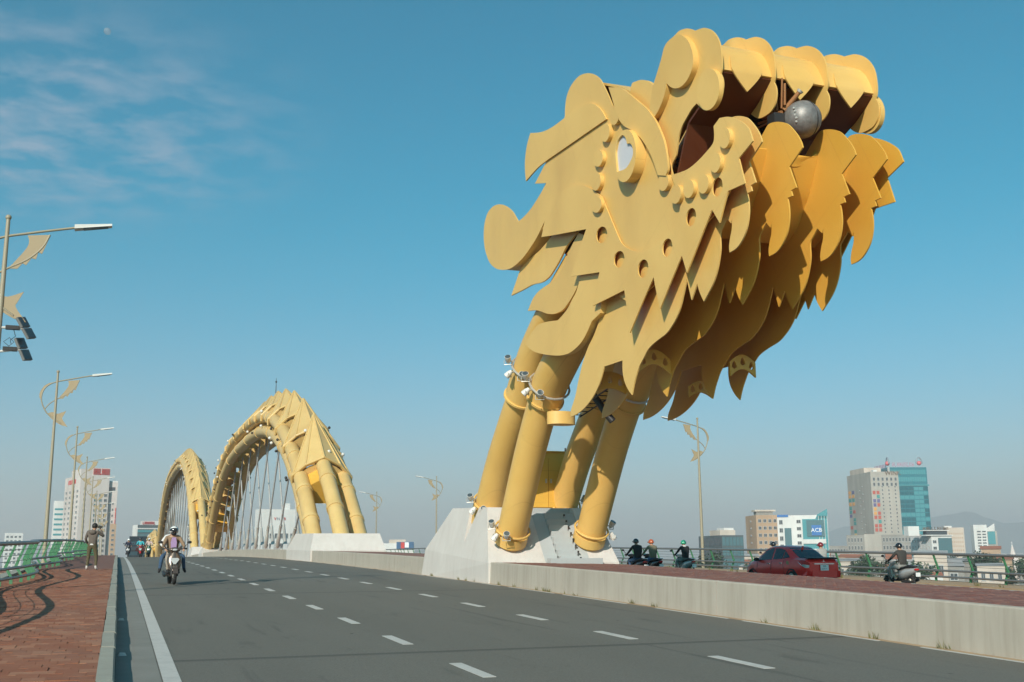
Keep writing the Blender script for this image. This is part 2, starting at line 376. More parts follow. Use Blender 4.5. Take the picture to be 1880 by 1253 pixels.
for k in range(6):
    q = MB(); h = [random.uniform(-.006, .006) for _ in range(4)]
    q.hexa([(-.1045, -.13, -.05), (.104, -.13, -.05), (.104, .13, -.05), (-.1045, .13, -.05), (-.1035, -.128, h[0]), (.1035, -.128, h[1]), (.1035, .128, h[2]), (-.1035, .128, h[3])])
    pme.append(q.mesh('paver', paver_m))
stuffp = MB(); cnt = 0; y = 10.6; row = 0
while y < 44:
    x = -.222-(row*.37 % 1)*.2; 
    while x > -2.9:
        z = zd(y)+.196+random.uniform(-.004, .004)
        if 10.9 < y < 11.3: z -= .012
        if cnt < 300 and x > -2.9:
            o = link('paver', pme[random.randrange(6)], pave, (x, y, z)); o.rotation_euler = (math.atan(SL), random.uniform(-.012, .012), random.uniform(-.008, .008)); cnt += 1
        else:
            dz = .26*SL*.5; h = [random.uniform(-.005, .005) for _ in range(4)]
            stuffp.hexa([(x-.1045, y-.13, z-.05), (x+.1045, y-.13, z-.05), (x+.1045, y+.13, z-.05), (x-.1045, y+.13, z-.05), (x-.1035, y-.128, z-dz+h[0]), (x+.1035, y-.128, z-dz+h[1]), (x+.1035, y+.128, z+dz+h[2]), (x-.1035, y+.128, z+dz+h[3])])
        x -= .21
    gx = -.118-(-.222-(row*.37 % 1)*.2+.1045)
    if gx > .02:
        x1_, x0_ = -.119, -.119-gx+.004; z = zd(y)+.197; dz = .13*SL
        stuffp.hexa([(x0_, y-.128, z-.05), (x1_, y-.128, z-.05), (x1_, y+.128, z-.05), (x0_, y+.128, z-.05), (x0_, y-.128, z-dz), (x1_, y-.128, z-dz), (x1_, y+.128, z+dz), (x0_, y+.128, z+dz)])
    y += .262; row += 1
tag(stuffp.build('far_pavers', paver_m, pave), kind='stuff')
for yb in (14.9, 20.6):                       # bits of litter in the gutter
    q = MB(); q.hexa([(.09, yb, zd(yb)+.006), (.19, yb+.02, zd(yb)+.006), (.18, yb+.13, zd(yb)+.006), (.08, yb+.1, zd(yb)+.006), (.1035, yb+.02, zd(yb)+.05), (.17, yb+.03, zd(yb)+.03), (.17, yb+.11, zd(yb)+.04), (.1035, yb+.08, zd(yb)+.02)])
    tag(q.build('paper_scrap', mat('crumpled_paper', (.5, .5, .48), .8)), 'crumpled scrap of pale paper lying in the shaded gutter, '+('the nearer one' if yb < 18 else 'the farther one'), 'litter', 'paper scraps in the gutter')

# ------------------------------------------------------------------ median: concrete wall, red paving, far wall
wall = empty('median_wall', (10.6, 10, zd(10)), 0, 'long streaked concrete wall along the edge of the raised median', 'wall')
o0 = Vector((10.6, 10, zd(10))); a = -12; i = 0
while a < 330:
    ln = 7.6 if a < 120 else 30; b = a+ln-.012
    q = MB(); q.loft([[(10.6, y, zd(y)-.2), (10.86, y, zd(y)-.2), (10.86, y, zd(y)+.625), (10.66, y, zd(y)+.63), (10.635, y, zd(y)+.61)] for y in ys(a, b, 4)])
    q.build('wall_panel', concrete, wall, None, o0); a += ln; i += 1
strip('median_paving', 10.862, 14.7, lambda X, Y: zd(Y)+.615-.02*(X-10.8), mortar_far, YS0, 330, .6, 4)
strip('median_far_wall', 14.703, 14.95, lambda X, Y: zd(Y)+.535, concrete, YS0, 330, 1.2, 4)
q = MB(); y = 9.0; row = 0
while y < 31.6:
    x = 10.98+(row % 2)*.11
    while x < 14.66:
        z = zd(y)+.618-.02*(x-10.8)+random.uniform(-.004, .005)
        q.hexa([(x-.105, y-.075, z-.03), (x+.105, y-.075, z-.03), (x+.105, y+.075, z-.03), (x-.105, y+.075, z-.03), (x-.102, y-.072, z+.004), (x+.102, y-.072, z+.004), (x+.102, y+.072, z+.009), (x-.102, y+.072, z+.009)])
        x += .22
    y += .158; row += 1
mp_ = q.build('median_pavers', paver_far); tag(mp_, kind='stuff')
# far side walkway
strip('far_walkway', 28.35, 30.6, lambda X, Y: zfar(28.4, Y)+.2, tan_kerb, YS0, 330, .6, 4)

# ------------------------------------------------------------------ railings: bent green posts, grey pipes, thin wires
def railing(name, xf, zf, y0, y1, step, sgn, label, wave_step=.75, nwires=3):
    o_ = Vector((xf(y0), y0, zf(y0))); root = empty(name, o_, 0, label, 'railing')
    def P(y, dx, h): return Vector((xf(y)+sgn*dx, y, zf(y)+h))
    prof = [(0.0, 1.0), (-.17, .52), (-.20, .43), (-.13, .30), (-.05, .17), (-.05, .0)]      # dx (minus = outward), height
    y = y0; k = 0
    while y < y1:
        q = MB(); pts = [P(y, dx, h) for dx, h in prof]; t = .03; rings = []
        for j, p in enumerate(pts):
            w = (.028, .036, .04, .038, .034, .04)[j]
            rings.append([p+Vector((-w, -t, 0)), p+Vector((w, -t, 0)), p+Vector((w, t, 0)), p+Vector((-w, t, 0))])
        q.loft(rings); q.build('post', green, root, None, o_); y += step; k += 1
    yy = ys(y0-.3, y1+.2, wave_step)
    for dx, h, r in ((.01, 1.03, .052), (-.02, .40, .04), (.05, .17, .04)):
        q = MB(); q.tube([P(y, dx, h) for y in yy], r, 8, 0, True, (0, 0, 1)); q.build('rail', railgrey, root, 60, o_)
    for w in range(nwires):
        q = MB(); h = .56+.15*w; q.tube([P(y, -.16+.052*w, h) for y in yy], .008, 4, 0, True, (0, 0, 1)); q.build('wire', railgrey, root, None, o_)
    return root
xl = lambda Y: -2.50+.30*math.cos(2*PI*(Y-19.5)/15.0)
railing('left_railing', xl, lambda Y: zd(Y)+.2, 12.3, 150, 1.25, 1, 'wavy green and grey railing along the left pavement', .75)
railing('right_railing', lambda Y: 29.9+.22*math.cos(2*PI*(Y-20)/15), lambda Y: zfar(28.4, Y)+.2, 22, 170, 1.9, -1, 'green and grey railing along the far right walkway', 1.5)
strip('left_rail_kerb', -3.3, -2.96, lambda X, Y: zd(Y)+.26, kerb_m, YS0, 330, .5, 4)
# ------------------------------------------------------------------ dragon head: steel plates standing across the median
AX, BX, CXs, DX = 10.6, 10.86, (11.75, 12.95), (13.68, 13.98)
ORG = Vector((12.6, 32.0, zd(32)+.6))
head = empty('dragon_sculpture', ORG, 0, 'huge yellow steel dragon head leaning out over the road on four tubes', 'sculpture')
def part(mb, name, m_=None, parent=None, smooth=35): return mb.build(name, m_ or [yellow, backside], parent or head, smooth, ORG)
def plate(name, pts, X, t, holes=(), n=6, m_=None, Xp=None, parent=None):
    P = yz(curve(pts, n), Xp if Xp is not None else X); H = [yz(h, Xp if Xp is not None else X) for h in holes]
    return part(MB().plate(P, H, X, X+t, 0, 1), name, m_, parent), P
L1 = [(994, 435.5, 1), (1001, 402), (1006, 386), (1014, 371), (1022, 360), (1032, 350), (1045, 343.5), (1060, 340.5), (1075, 342), (1090, 350), (1105, 362, 1),
      (1120, 399), (1136, 437), (1143, 449), (1154, 457), (1170, 462), (1190, 457), (1215, 438), (1238, 412), (1248, 385), (1246, 358), (1238, 338), (1231.6, 322, 1),
      (1248, 317), (1264, 310), (1280, 297), (1296, 280), (1308.5, 264), (1311, 250), (1310, 232, 1), (1321, 217, 1), (1336, 214.7), (1348, 217.5), (1361, 224), (1374, 236), (1382, 259, 1),
      (1356, 291, 1), (1367.6, 337, 1), (1336.5, 351, 1), (1329, 378), (1321, 409.5, 1), (1307, 385, 1), (1288, 433), (1261, 501.5, 1), (1251.6, 469.5, 1), (1231, 519), (1211.7, 567, 1), (1203, 527), (1200, 508.6, 1),
      (1180, 554), (1156, 611.6, 1), (1152.6, 583.7), (1148.6, 551.7), (1146, 533, 1), (1118, 547), (1088, 562, 1), (1094, 530), (1100.7, 500, 1), (1047.6, 508, 1), (1062, 462), (1076, 421, 1), (1014, 432.5, 1)]
HOLES = [(1104.7, 431.7, 10, 15.5), (1136.7, 476.4, 9.7, 15.5), (1180.6, 493.5, 9.5, 17), (1225, 455, 9, 17), (1268.6, 399, 9, 17), (1317, 343.7, 9.5, 18)]
holes = [oval(x, y, a, b, R(8)) for x, y, a, b in HOLES]
plate('cheek_plate', L1, AX, .03, holes)
F = [(1004, 295.5, 1), (1024, 250), (1037, 214, 1), (1037.6, 196.6), (1040, 179), (1045.5, 163), (1053.5, 150), (1064.7, 139), (1079, 134.7), (1090, 137), (1100, 144), (1106, 153.5), (1116, 174), (1124.5, 194, 1),
     (1150, 212), (1195, 232), (1222, 275), (1236, 325, 1), (1256, 352), (1259, 385), (1246, 415), (1219, 445), (1190, 465), (1170, 470), (1149, 464), (1136, 452), (1127, 437), (1111, 400), (1098, 370, 1), (1080, 360), (1050, 362), (1030, 374), (1016, 394, 1),
     (1001, 404, 1), (985, 437), (966, 466), (955, 479), (945, 488), (935, 494), (922, 496), (910, 493), (900, 484), (893, 468), (889, 450), (888, 428), (890, 408), (896, 390), (906, 379), (918, 375.5), (930, 379.5), (940, 388), (947, 399), (951.5, 407, 1), (962, 398), (975, 383), (991, 358), (1003, 336.5, 1), (982, 337.5, 1)]
EB = [(1075, 380, 1), (1110, 395), (1150, 440), (1200, 440), (1240, 380), (1262, 345), (1300, 322), (1330, 320, 1), (1342, 345), (1316, 388), (1290, 420), (1262, 470), (1240, 482), (1205, 520), (1160, 560, 1), (1120, 530), (1090, 480)]
FX = AX+.05
plate('face_plate', F, FX, .03)
plate('backing_plate', EB, AX+.13, .03)
CURL = [(1003, 402, 1), (985, 436.5), (966, 465.5), (955, 478.5), (945, 487.5), (935, 493.5), (922, 495.5), (910, 492.5), (900, 483.5), (894, 468), (890, 450), (889, 428), (891, 409), (897, 391), (907, 380), (918, 376.5), (929, 380.5), (939, 389), (946, 399.5), (953, 408, 1), (985, 395)]
P = yz(curve([(1004, 402), (985, 437), (966, 466), (955, 479), (944, 488.5), (926, 495.5)], 4, False), FX); mb = MB(); mb.sheet(P, FX+.032, FX+.85, .03); part(mb, 'mane_curl')
SW = [(965.4, 333, 1), (963.8, 314), (964, 292), (967, 269), (973.4, 244.7, 1), (990, 243.5), (1003, 239.5), (1017, 231.5), (1031, 221), (1052, 205), (1071, 193), (1084, 190), (1094, 193.5), (1104, 203), (1113, 219, 1), (1020, 283.5, 1), (1004.5, 294.3), (988.6, 307), (975.8, 320.6)]
plate('horn_plate', SW, AX, .04, m_=yellow)
BR = [(1117, 160.5, 1), (1138, 162), (1152.5, 171), (1172, 187), (1188, 201), (1200, 217), (1208, 232), (1218, 257), (1223, 280), (1226, 308), (1222, 323, 1), (1207.5, 322, 1), (1197, 291), (1188, 272), (1176, 254), (1164, 243), (1156, 237.5), (1146, 232), (1138, 222.5), (1134, 214), (1128.6, 198), (1122, 176)]
plate('brow_plate', BR, AX-.08, .05)
NO = [(1198, 162, 1), (1208.7, 126), (1215, 104), (1219, 88), (1226, 76.5), (1238, 66), (1247, 57), (1260, 52.8), (1269, 54), (1275.5, 57, 1), (1284, 53.6), (1294, 51.5), (1306, 56), (1315.7, 67), (1322, 83), (1325, 107), (1325, 124.6), (1323, 136, 1), (1326.5, 145), (1327.5, 158), (1325, 175), (1318, 190), (1306, 200), (1296, 203.5), (1287, 199), (1279, 190, 1), (1269.4, 201), (1260, 217), (1252, 232), (1246, 251), (1242, 281), (1239, 291), (1232.7, 306), (1230.5, 328, 1), (1215, 320), (1205, 280), (1192, 225, 1)]
NX = AX+.08
XN = [NX, 11.90, 13.15, 14.37]
Pn = yz(curve(NO, 6), NX)
for X in XN: part(MB().plate(Pn, [], X, X+.03), 'nose_plate')
SC = [(1192, 200, 1), (1198, 160, 1), (1208.7, 126), (1215, 104), (1219, 88), (1226, 77), (1237, 67.5), (1248.6, 64), (1262, 74), (1270, 92), (1272.6, 110), (1270, 128), (1262, 146), (1252, 158), (1240.7, 162.6), (1231, 160), (1223.4, 153, 1), (1222, 164.5), (1216.7, 184), (1208.7, 203), (1200, 217, 1)]
NOS = oval(1300, 164.5, 20.5, 38.5, R(5), 28)
def both(name, pts_px, X, t, n=6, raw=False, m_=None):
    Pp = yz(pts_px if raw else curve(pts_px, n), X); o = part(MB().plate(Pp, [], X, X+t), name, m_)
    Xm = 2*12.525-X-t+.034; part(MB().plate(Pp, [], Xm, Xm+t), name, m_); return o
both('snout_scroll', SC, NX-.13, .128)
both('nostril', NOS, NX-.10, .098, raw=True)
plate('crest_lobe', [(1157, 190, 1), (1159, 157), (1167, 150), (1178, 147), (1189, 149.5), (1199, 158), (1206, 175), (1205, 215, 1)], NX+.02, .1)
# eye: raised ring with a white panel set into it
EO = oval(1147, 286.5, 20.2, 48.5, R(4), 36)
EI = curve([(1130, 284), (1131, 272), (1134, 259), (1138, 252), (1143, 248.5), (1148, 253), (1151, 264.5, 1), (1156, 263.5), (1160.5, 269), (1162, 283), (1157, 297), (1148, 310), (1132.5, 316, 1)], 5)
Xe = AX-.20
eye = part(MB().plate(yz(EO, Xe), [yz(EI, Xe)], Xe, FX-.003), 'eye_ring')
part(MB().plate(yz(EI, Xe), [], Xe+.05, Xe+.09), 'eye_panel', white_panel)
# scales: raised discs on cheek and lip
for x, y, a, b in [(1128, 213, 8, 17), (1111, 244, 8, 17), (1098, 291, 8.5, 15.5), (1094, 333.5, 8.5, 17), (1094.7, 376, 9.5, 15), (1217.3, 334, 9.5, 17), (1240.3, 357, 9.5, 17.5), (1264, 347, 9.5, 17), (1291, 338, 9.5, 18), (1313, 299, 9.5, 18.5), (1330, 254, 9.8, 19)]:
    X = (AX-.055) if (x < 1130 and y < 350) or (x == 1217.3) else AX-.09
    Pp = yz(oval(x, y, a, b, R(6), 24), X); part(MB().plate(Pp, [], X, (FX-.003 if X > AX-.07 else AX-.002)), 'scale')
# inner skins: lower jaw, beard flames and long tips, one outline for every rib plate
jc = [(1402, 243, 1), (1409.6, 230), (1417.6, 225.5), (1427, 224), (1437, 225), (1448, 230), (1462, 246), (1470, 260), (1473.4, 271, 1), (1448.7, 307, 1), (1462, 344.5, 1), (1452, 350, 1), (1454.5, 360, 1), (1445.5, 364, 1),
      (1448, 378), (1449, 395), (1447.5, 414), (1443, 433), (1434, 452), (1424, 464), (1412, 471, 1), (1411, 460), (1413, 444), (1416, 429), (1416.8, 409, 1), (1414, 418, 1), (1406.5, 409, 1), (1397.7, 426, 1)]
jb = [(1322, 430), (1322.6, 456.6), (1320, 479), (1315.5, 501), (1307.5, 524), (1292, 554, 1), (1284, 536), (1280, 520.5, 1), (1269.5, 551, 1), (1260.5, 512, 1), (1255.6, 536), (1249, 564.5), (1241, 585), (1231.7, 601), (1222, 613.5), (1204.5, 627), (1191, 640), (1181.4, 657.5), (1173.4, 673), (1168.6, 688), (1164, 705), (1160, 725.5, 1), (1152.7, 715), (1146, 699), (1143, 681), (1142.8, 662, 1),
      (1109, 673.5, 1), (1103, 697), (1096, 715), (1086.4, 732.5), (1073.7, 748.5), (1060, 760), (1047, 766, 1), (1048.5, 752), (1056, 728), (1062.5, 696), (1070.5, 664), (1080, 637), (1089.6, 617.6), (1099, 592.6, 1), (1102, 556, 1), (1108, 500), (1125, 420), (1160, 350), (1225, 335, 1), (1262, 322), (1288, 312), (1306, 290), (1313, 268, 1)]
Xc = 11.75
shift = lambda ptsX, X: [(lambda q: (q.y, q.z)+((1,) if len(p) > 2 else ()))(onX(p[0], p[1], X)) for p in ptsX]
JAW = curve(shift(jc, Xc)+shift(jb, BX), 6)
JAWB = curve(shift([p for p in jc if True], Xc)[1:]+shift(jb, BX), 6)
part(MB().plate(JAW, [], BX, BX+.03, 0, 1), 'jaw_plate')
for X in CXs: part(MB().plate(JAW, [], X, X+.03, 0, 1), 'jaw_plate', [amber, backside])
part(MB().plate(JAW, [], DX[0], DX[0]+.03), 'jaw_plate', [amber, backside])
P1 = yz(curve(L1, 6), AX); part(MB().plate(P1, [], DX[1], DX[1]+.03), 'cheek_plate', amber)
PF = yz(curve(F, 6), FX); part(MB().plate(PF, [], 14.15, 14.27), 'face_plate')
# web between the jaw plates
web = shift([(1404, 262), (1408, 272), (1403, 300), (1393, 345), (1384, 372), (1372, 410), (1352, 440)], Xc)
wo_ = curve([(a_, b_) for a_, b_, *_ in web], 4, False)
xs = [BX+.03]+[x for X in CXs for x in (X, X+.03)]+[DX[0]]
for i in range(0, 6, 2):
    x0, x1 = xs[i]+.002, xs[i+1]-.002; mb = MB(); K = 8; rings = []
    for j in range(K+1):
        u = j/K; dip = .42*math.sqrt(max(0, 1-(2*u-1)**2)) if i else .15
        rows = []
        for q_, (yy, zz_) in enumerate(wo_):
            w_ = max(0, 1-q_/5.0); rows.append(Vector((x0+(x1-x0)*u, yy+.10*dip*w_, zz_-dip*w_)))
        rings.append(rows+[p+Vector((0, .05, 0)) for p in reversed(rows)])
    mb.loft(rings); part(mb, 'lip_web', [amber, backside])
# mane flames behind the cheek
plate('mane_flame', [(938.5, 543, 1), (947, 518.5), (955, 496), (963, 483), (976, 472), (992, 459), (1014, 433), (1030, 415, 1), (1066, 420, 1), (1054, 434), (1039.6, 453.5), (1027, 478.6), (1015.7, 497.7), (1007.7, 509), (995, 518.5), (977.4, 523), (960, 532.5)], 10.85, .05)
plate('mane_flame', [(969, 571, 1), (978, 549.5), (989, 535), (1006.6, 522), (1021, 511), (1030, 498), (1039.6, 475), (1049, 453), (1062, 428, 1), (1095, 440, 1), (1085, 495), (1063, 518, 1), (1056, 535), (1045, 554), (1033.8, 568.6), (1024, 574.5), (1014.6, 577), (1003.4, 576), (994, 572.5), (984, 570)], 10.80, .07)
plate('mane_flame', [(1024, 588.5, 1), (1032, 580), (1042, 567), (1051, 549.5), (1057.7, 536.7), (1063, 519, 1), (1075, 490), (1110, 510, 1), (1102, 575, 1), (1086.5, 590, 1), (1078.5, 608.6), (1069, 626), (1057.7, 639), (1045, 648.5), (1032, 652.5), (1016, 653), (994, 650), (978, 644.5), (965, 631), (973, 616), (983, 602), (991, 595), (1005, 591)], 10.72, .16)
# far side copies of the mane so that the head is whole
mb = MB(); mb.sheet(P, 13.3, 14.148, .03); part(mb, 'mane_curl')
# nose bar: curved sheet with hanging teeth
bp = yz(curve([(1340, 89), (1358, 90), (1375, 92), (1391, 96), (1400, 102), (1407.5, 113), (1413, 127), (1417, 142)], 4, False), XN[1])
for i in range(3):
    mb = MB(); mb.sheet(bp, XN[i]+.032, XN[i+1]-.002, .05, 0, 2); part(mb, 'nose_bar')
    k = len(bp); L = [0]
    for j in range(1, k): L.append(L[-1]+math.hypot(bp[j][0]-bp[j-1][0], bp[j][1]-bp[j-1][1]))
    tot = L[-1]; d_ = Vector((0, bp[-1][0]-bp[-2][0], bp[-1][1]-bp[-2][1])).normalized()
    d_ = Vector((0, .10, -1)).normalized()
    def at(s_):
        if s_ >= tot: q = Vector((0, bp[-1][0], bp[-1][1]))+d_*(s_-tot)
        else:
            j = max(jj for jj in range(k) if L[jj] <= s_+1e-9); j = min(j, k-2); f_ = (s_-L[j])/(L[j+1]-L[j]); q = Vector((0, bp[j][0]+(bp[j+1][0]-bp[j][0])*f_, bp[j][1]+(bp[j+1][1]-bp[j][1])*f_))
        return q
    def outv(s_):
        a_, b_ = at(max(0, s_-.03)), at(s_+.03); d = (b_-a_).normalized(); return Vector((0, d.z, -d.y))
    xc = XN[i]+.032+(XN[i+1]-XN[i]-.032)*.5; mb = MB(); rings = []
    sA, sB = tot-.40, tot+.40
    for t in [j/14 for j in range(15)]:
        hw = (.28+.07*math.sin(t/.45*PI*.5)) if t < .45 else .35*(1-((t-.45)/.55)**1.25)
        s_ = sA+(sB-sA)*t; c_ = at(s_); nv = outv(s_)
        rings.append([c_+nv*.004+Vector((xc+hw*u, 0, 0)) for u in (-1, -.5, 0, .5, 1)]+[c_+nv*(.012+.03*min(1, t*3))+Vector((xc+hw*u, 0, 0)) for u in (1, .5, 0, -.5, -1)])
    mb.loft(rings); part(mb, 'tooth')
# mouth lining; the middle sheet is black to paint the shade inside
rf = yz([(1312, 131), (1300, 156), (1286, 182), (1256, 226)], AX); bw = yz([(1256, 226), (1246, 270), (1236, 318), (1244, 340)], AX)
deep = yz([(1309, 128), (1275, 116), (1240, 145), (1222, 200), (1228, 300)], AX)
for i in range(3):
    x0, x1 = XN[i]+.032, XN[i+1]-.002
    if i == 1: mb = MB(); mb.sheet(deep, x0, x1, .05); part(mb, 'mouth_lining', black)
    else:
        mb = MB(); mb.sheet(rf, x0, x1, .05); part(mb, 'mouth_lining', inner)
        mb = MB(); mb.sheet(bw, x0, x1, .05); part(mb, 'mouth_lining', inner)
for X, nm in ():
    Pm = yz(curve([(1321, 136, 1), (1292, 196, 1), (1254, 232), (1240, 320, 1), (1222, 322, 1), (1222, 200), (1240, 140), (1275, 108, 1)], 4), NX); part(MB().plate(Pm, [], X+.115, X+.125), nm, black)
# cover over the skull and the back
cov = yz(curve([(1286, 116), (1272, 104), (1255, 100), (1236, 108), (1214, 150), (1196, 178), (1160, 172), (1128, 158), (1106, 153), (1078, 150), (1058, 175), (1030, 240), (1005, 300), (985, 350), (960, 402)], 3, False), AX)
mb = MB(); mb.sheet(cov, FX+.13, 14.1, -.05, 0, 3); part(mb, 'skull_cover')
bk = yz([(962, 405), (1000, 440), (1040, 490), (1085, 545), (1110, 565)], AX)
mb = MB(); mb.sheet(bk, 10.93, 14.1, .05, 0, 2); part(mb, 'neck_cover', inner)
# cross brackets with drop shaped holes
def bracket(xa, xb, yc, z0, rise, hgt, nh):
    K = 10; top = []; bot = []
    for j in range(K+1):
        u = j/K; a_ = rise*math.sin(PI*u); top.append((xa+(xb-xa)*u, z0+a_+hgt)); bot.append((xa+(xb-xa)*u, z0+a_))
    outl = top+bot[::-1]; hs = []
    for h in range(nh):
        u = (h+.5)/nh; cx_ = xa+(xb-xa)*u; cz_ = z0+rise*math.sin(PI*u)+hgt*.5
        drop = []
        for k in range(14):
            a_ = 2*PI*k/14; r_ = .065*(1+.0*a_); px_, pz_ = r_*math.sin(a_), r_*math.cos(a_)
            if pz_ > 0: pz_ *= 1.9; px_ *= 1-.35*(pz_/(r_*1.9))
            drop.append((cx_+px_, cz_-.02+pz_))
        hs.append(drop)
    mb = MB(); mb.plate([(p[0], p[1]) for p in outl], hs, 0, .06)
    mb.v = [Vector((p.y, yc+p.x, p.z)) for p in mb.v]
    part(mb, 'cross_bracket', yellow_deep)
q1 = onX(1200, 682, 11.3); bracket(BX+.042, Xc-.002, q1.y, q1.z-.05, .22, .34, 3)
q1 = onX(1287, 722, 13.34); bracket(13.002, DX[0]-.002, q1.y, q1.z-.12, .14, .28, 3)
q1 = onX(1285, 722, 12.35)
q1 = onX(1362, 688, 13.3); bracket(13.002, DX[0]-.002, q1.y, q1.z-.05, .18, .34, 3)
q1 = onX(1118, 712, 11.2); bracket(BX+.042, Xc-.002, q1.y+.2, q1.z-.1, .12, .42, 3)
# ------------------------------------------------------------------ the four tubes that carry the head
FL = [(32.25, .60), (32.07, .79), (30.52, 2.97), (29.48, 4.2), (28.95, 4.72)]; FLu = [(29.15, 4.55), (28.72, 4.92), (27.25, 5.80), (25.9, 6.5), (24.5, 7.1), (23.0, 7.6)]
BL = [(34.75, 1.15), (34.29, 1.72), (32.96, 3.22), (30.89, 5.05)]; BLu = [(31.1, 4.85), (29.87, 5.97), (28.65, 6.70), (27.0, 7.5), (25.2, 8.2)]
def ring_pipe(p, d, r, name='ring_pipe'):
    d = d.normalized(); a_ = d.cross(Vector((1, 0, 0))); b_ = d.cross(a_); K = 20
    mb = MB(); mb.tube([p+(Vector((1, 0, 0))*math.cos(2*PI*k/K)+a_*math.sin(2*PI*k/K))*r for k in range(K+1)], .035, 6, 0, False)
    return mb
def smooth(pts, n=4): return curve(pts, n, False)
spots = []
for X, lo, up in ((11.45, FL, FLu), (14.1, FL, FLu), (11.45, BL, BLu), (14.1, BL, BLu)):
    mb = MB(); mb.tube([(X, y, z) for y, z in smooth(lo)], .465, 28, 0, True, (1, 0, 0)); t_ = part(mb, 'support_tube', yellow)
    mb = MB(); mb.tube([(X, y, z) for y, z in smooth(up)], .53, 28, 0, True, (1, 0, 0)); t2 = part(mb, 'upper_tube', yellow)
    p0 = Vector((X, *lo[1])); d0 = Vector((0, lo[2][0]-lo[1][0], lo[2][1]-lo[1][1]))
    pr = p0+d0.normalized()*.12; part(ring_pipe(pr, d0, .54), 'ring_pipe', yellow, t_)
    mb = MB(); nd = d0.normalized(); mb.tube([p0-nd*.32, p0-nd*.02], .52, 28, 0, True, (1, 0, 0)); part(mb, 'foot_collar', yellow, t_)
    for f_ in (.3, .55, .78):
        j = f_*(len(lo)-1); pass
    p1 = Vector((X, *up[0])); d1 = Vector((0, up[1][0]-up[0][0], up[1][1]-up[0][1])); rj = 1.15 if lo is BL else .5
    part(ring_pipe(p1+d1.normalized()*rj, d1, .60), 'ring_pipe', galv, t2)
    mb = MB(); mb.tube([p1-d1.normalized()*.02, p1+d1.normalized()*.05], .575, 28, 0, True, (1, 0, 0)); part(mb, 'collar', yellow, t2)
    spots.append((pr, d0.normalized(), .54, 'foot')); spots.append((p1+d1.normalized()*rj, d1.normalized(), .60, 'joint'))
# service drum under the near tube, ladder and conduit under the head
q1 = onX(1030, 770, 11.75); mb = MB(); prof = [(q1.x+.42*math.cos(a_), q1.y+.30*math.sin(a_)) for a_ in [PI*2*k/20 for k in range(20)]]
mb.loft([[(x, y, q1.z-.16) for x, y in prof], [(x, y, q1.z+.20) for x, y in prof]]); part(mb, 'service_drum', yellow)
A_, B_ = onX(1040, 765, 12.0), onX(1115, 715, 12.0); mb = MB(); sx = Vector((.42, 0, 0))
mb.tube([A_, B_], .022, 6); mb.tube([A_+sx, B_+sx], .022, 6)
for k in range(7): mb.tube([A_+(B_-A_)*((k+.5)/7), A_+(B_-A_)*((k+.5)/7)+sx], .015, 5)
part(mb, 'ladder', darkmetal)
mb = MB(); a0 = onX(1096, 735, 12.3); mb.tube([a0+Vector((0, .5, .35)), a0, a0+Vector((.12, -.25, -.35)), a0+Vector((.3, -.35, -.62))], .10, 8); part(mb, 'conduit', darkmetal, None, 50)
# ------------------------------------------------------------------ fire cannon inside the mouth
sc_ = onX(1473, 220, 12.45); can = empty('fire_cannon', sc_, 0, 'dull steel sphere with rusty pipes inside the open dragon mouth', 'fire nozzle')
mb = MB(); mb.sphere((0, 0, 0), .38, 28, 18); s1 = mb.build('tank', steel, can, 40)
mb = MB(); mb.tube([(.13, -.3+.02*0, 0)], .0, 6) if False else None
mb = MB(); K = 28; tilt = Matrix.Rotation(R(-12), 3, 'Y'); mb.tube([tilt@Vector((.10, .367*math.cos(2*PI*k/K), .367*math.sin(2*PI*k/K))) for k in range(K+1)], .012, 6, 0, False); mb.build('seam_flange', darkmetal, s1, 40)
def rel(x, y, X): return onX(x, y, X)-sc_
mb = MB(); mb.tube([rel(1440, 203, 12.15), rel(1467, 170, 12.35)], [.055, .045], 10); pp = mb.build('nozzle_pipe', rust, can, 40)
mb = MB(); e_ = rel(1467, 170, 12.35); d_ = (e_-rel(1440, 203, 12.15)).normalized(); mb.tube([e_, e_+d_*.05], [.06, .07], 10); mb.build('nozzle_tip', galv, pp, 40)
for a_, b_, r_ in (((1405, 213), (1440, 203), .04), ((1398, 224), (1430, 212), .03), ((1412, 206), (1436, 226), .035), ((1385, 238), (1432, 214), .025), ((1428, 140), (1432, 200), .02), ((1441, 140), (1440, 196), .02), ((1446, 150), (1446, 190), .025)):
    mb = MB(); mb.tube([rel(*a_, 12.1)+Vector((0, .1, 0)), rel(*b_, 12.1)+Vector((0, .1, 0))], r_, 8); mb.build('feed_pipe', rust, can, 40)
mb = MB(); mb.box((-.62, .05, -.22), (-.32, .3, .1)); mb.build('valve_block', darkmetal, can)
mb = MB()
for k in range(5): mb.sphere((-.325+.01*k, -.20-.02*(k % 2), .12-.07*k), .026, 6, 4)
mb.build('cable_clamp', galv, s1, 40)
# cluster of dark lamps at the mouth corner
q1 = onX(1252, 298, 11.0); cl = empty('lamp_cluster', q1, 0, 'small cluster of black spotlights in the corner of the dragon mouth', 'spotlight')
for dx, dy, dz in ((-.05, 0, 0), (.05, -.05, .07), (.13, .02, .01), (.09, .05, .10)):
    mb = MB(); mb.tube([(dx, dy+.06, dz-.02), (dx-.05, dy-.06, dz+.02)], [.045, .065], 10); mb.build('lamp', darkmetal, cl, 40)
mb = MB(); mb.box((-.1, .02, -.09), (.16, .08, -.03)); mb.build('bracket', darkmetal, cl)
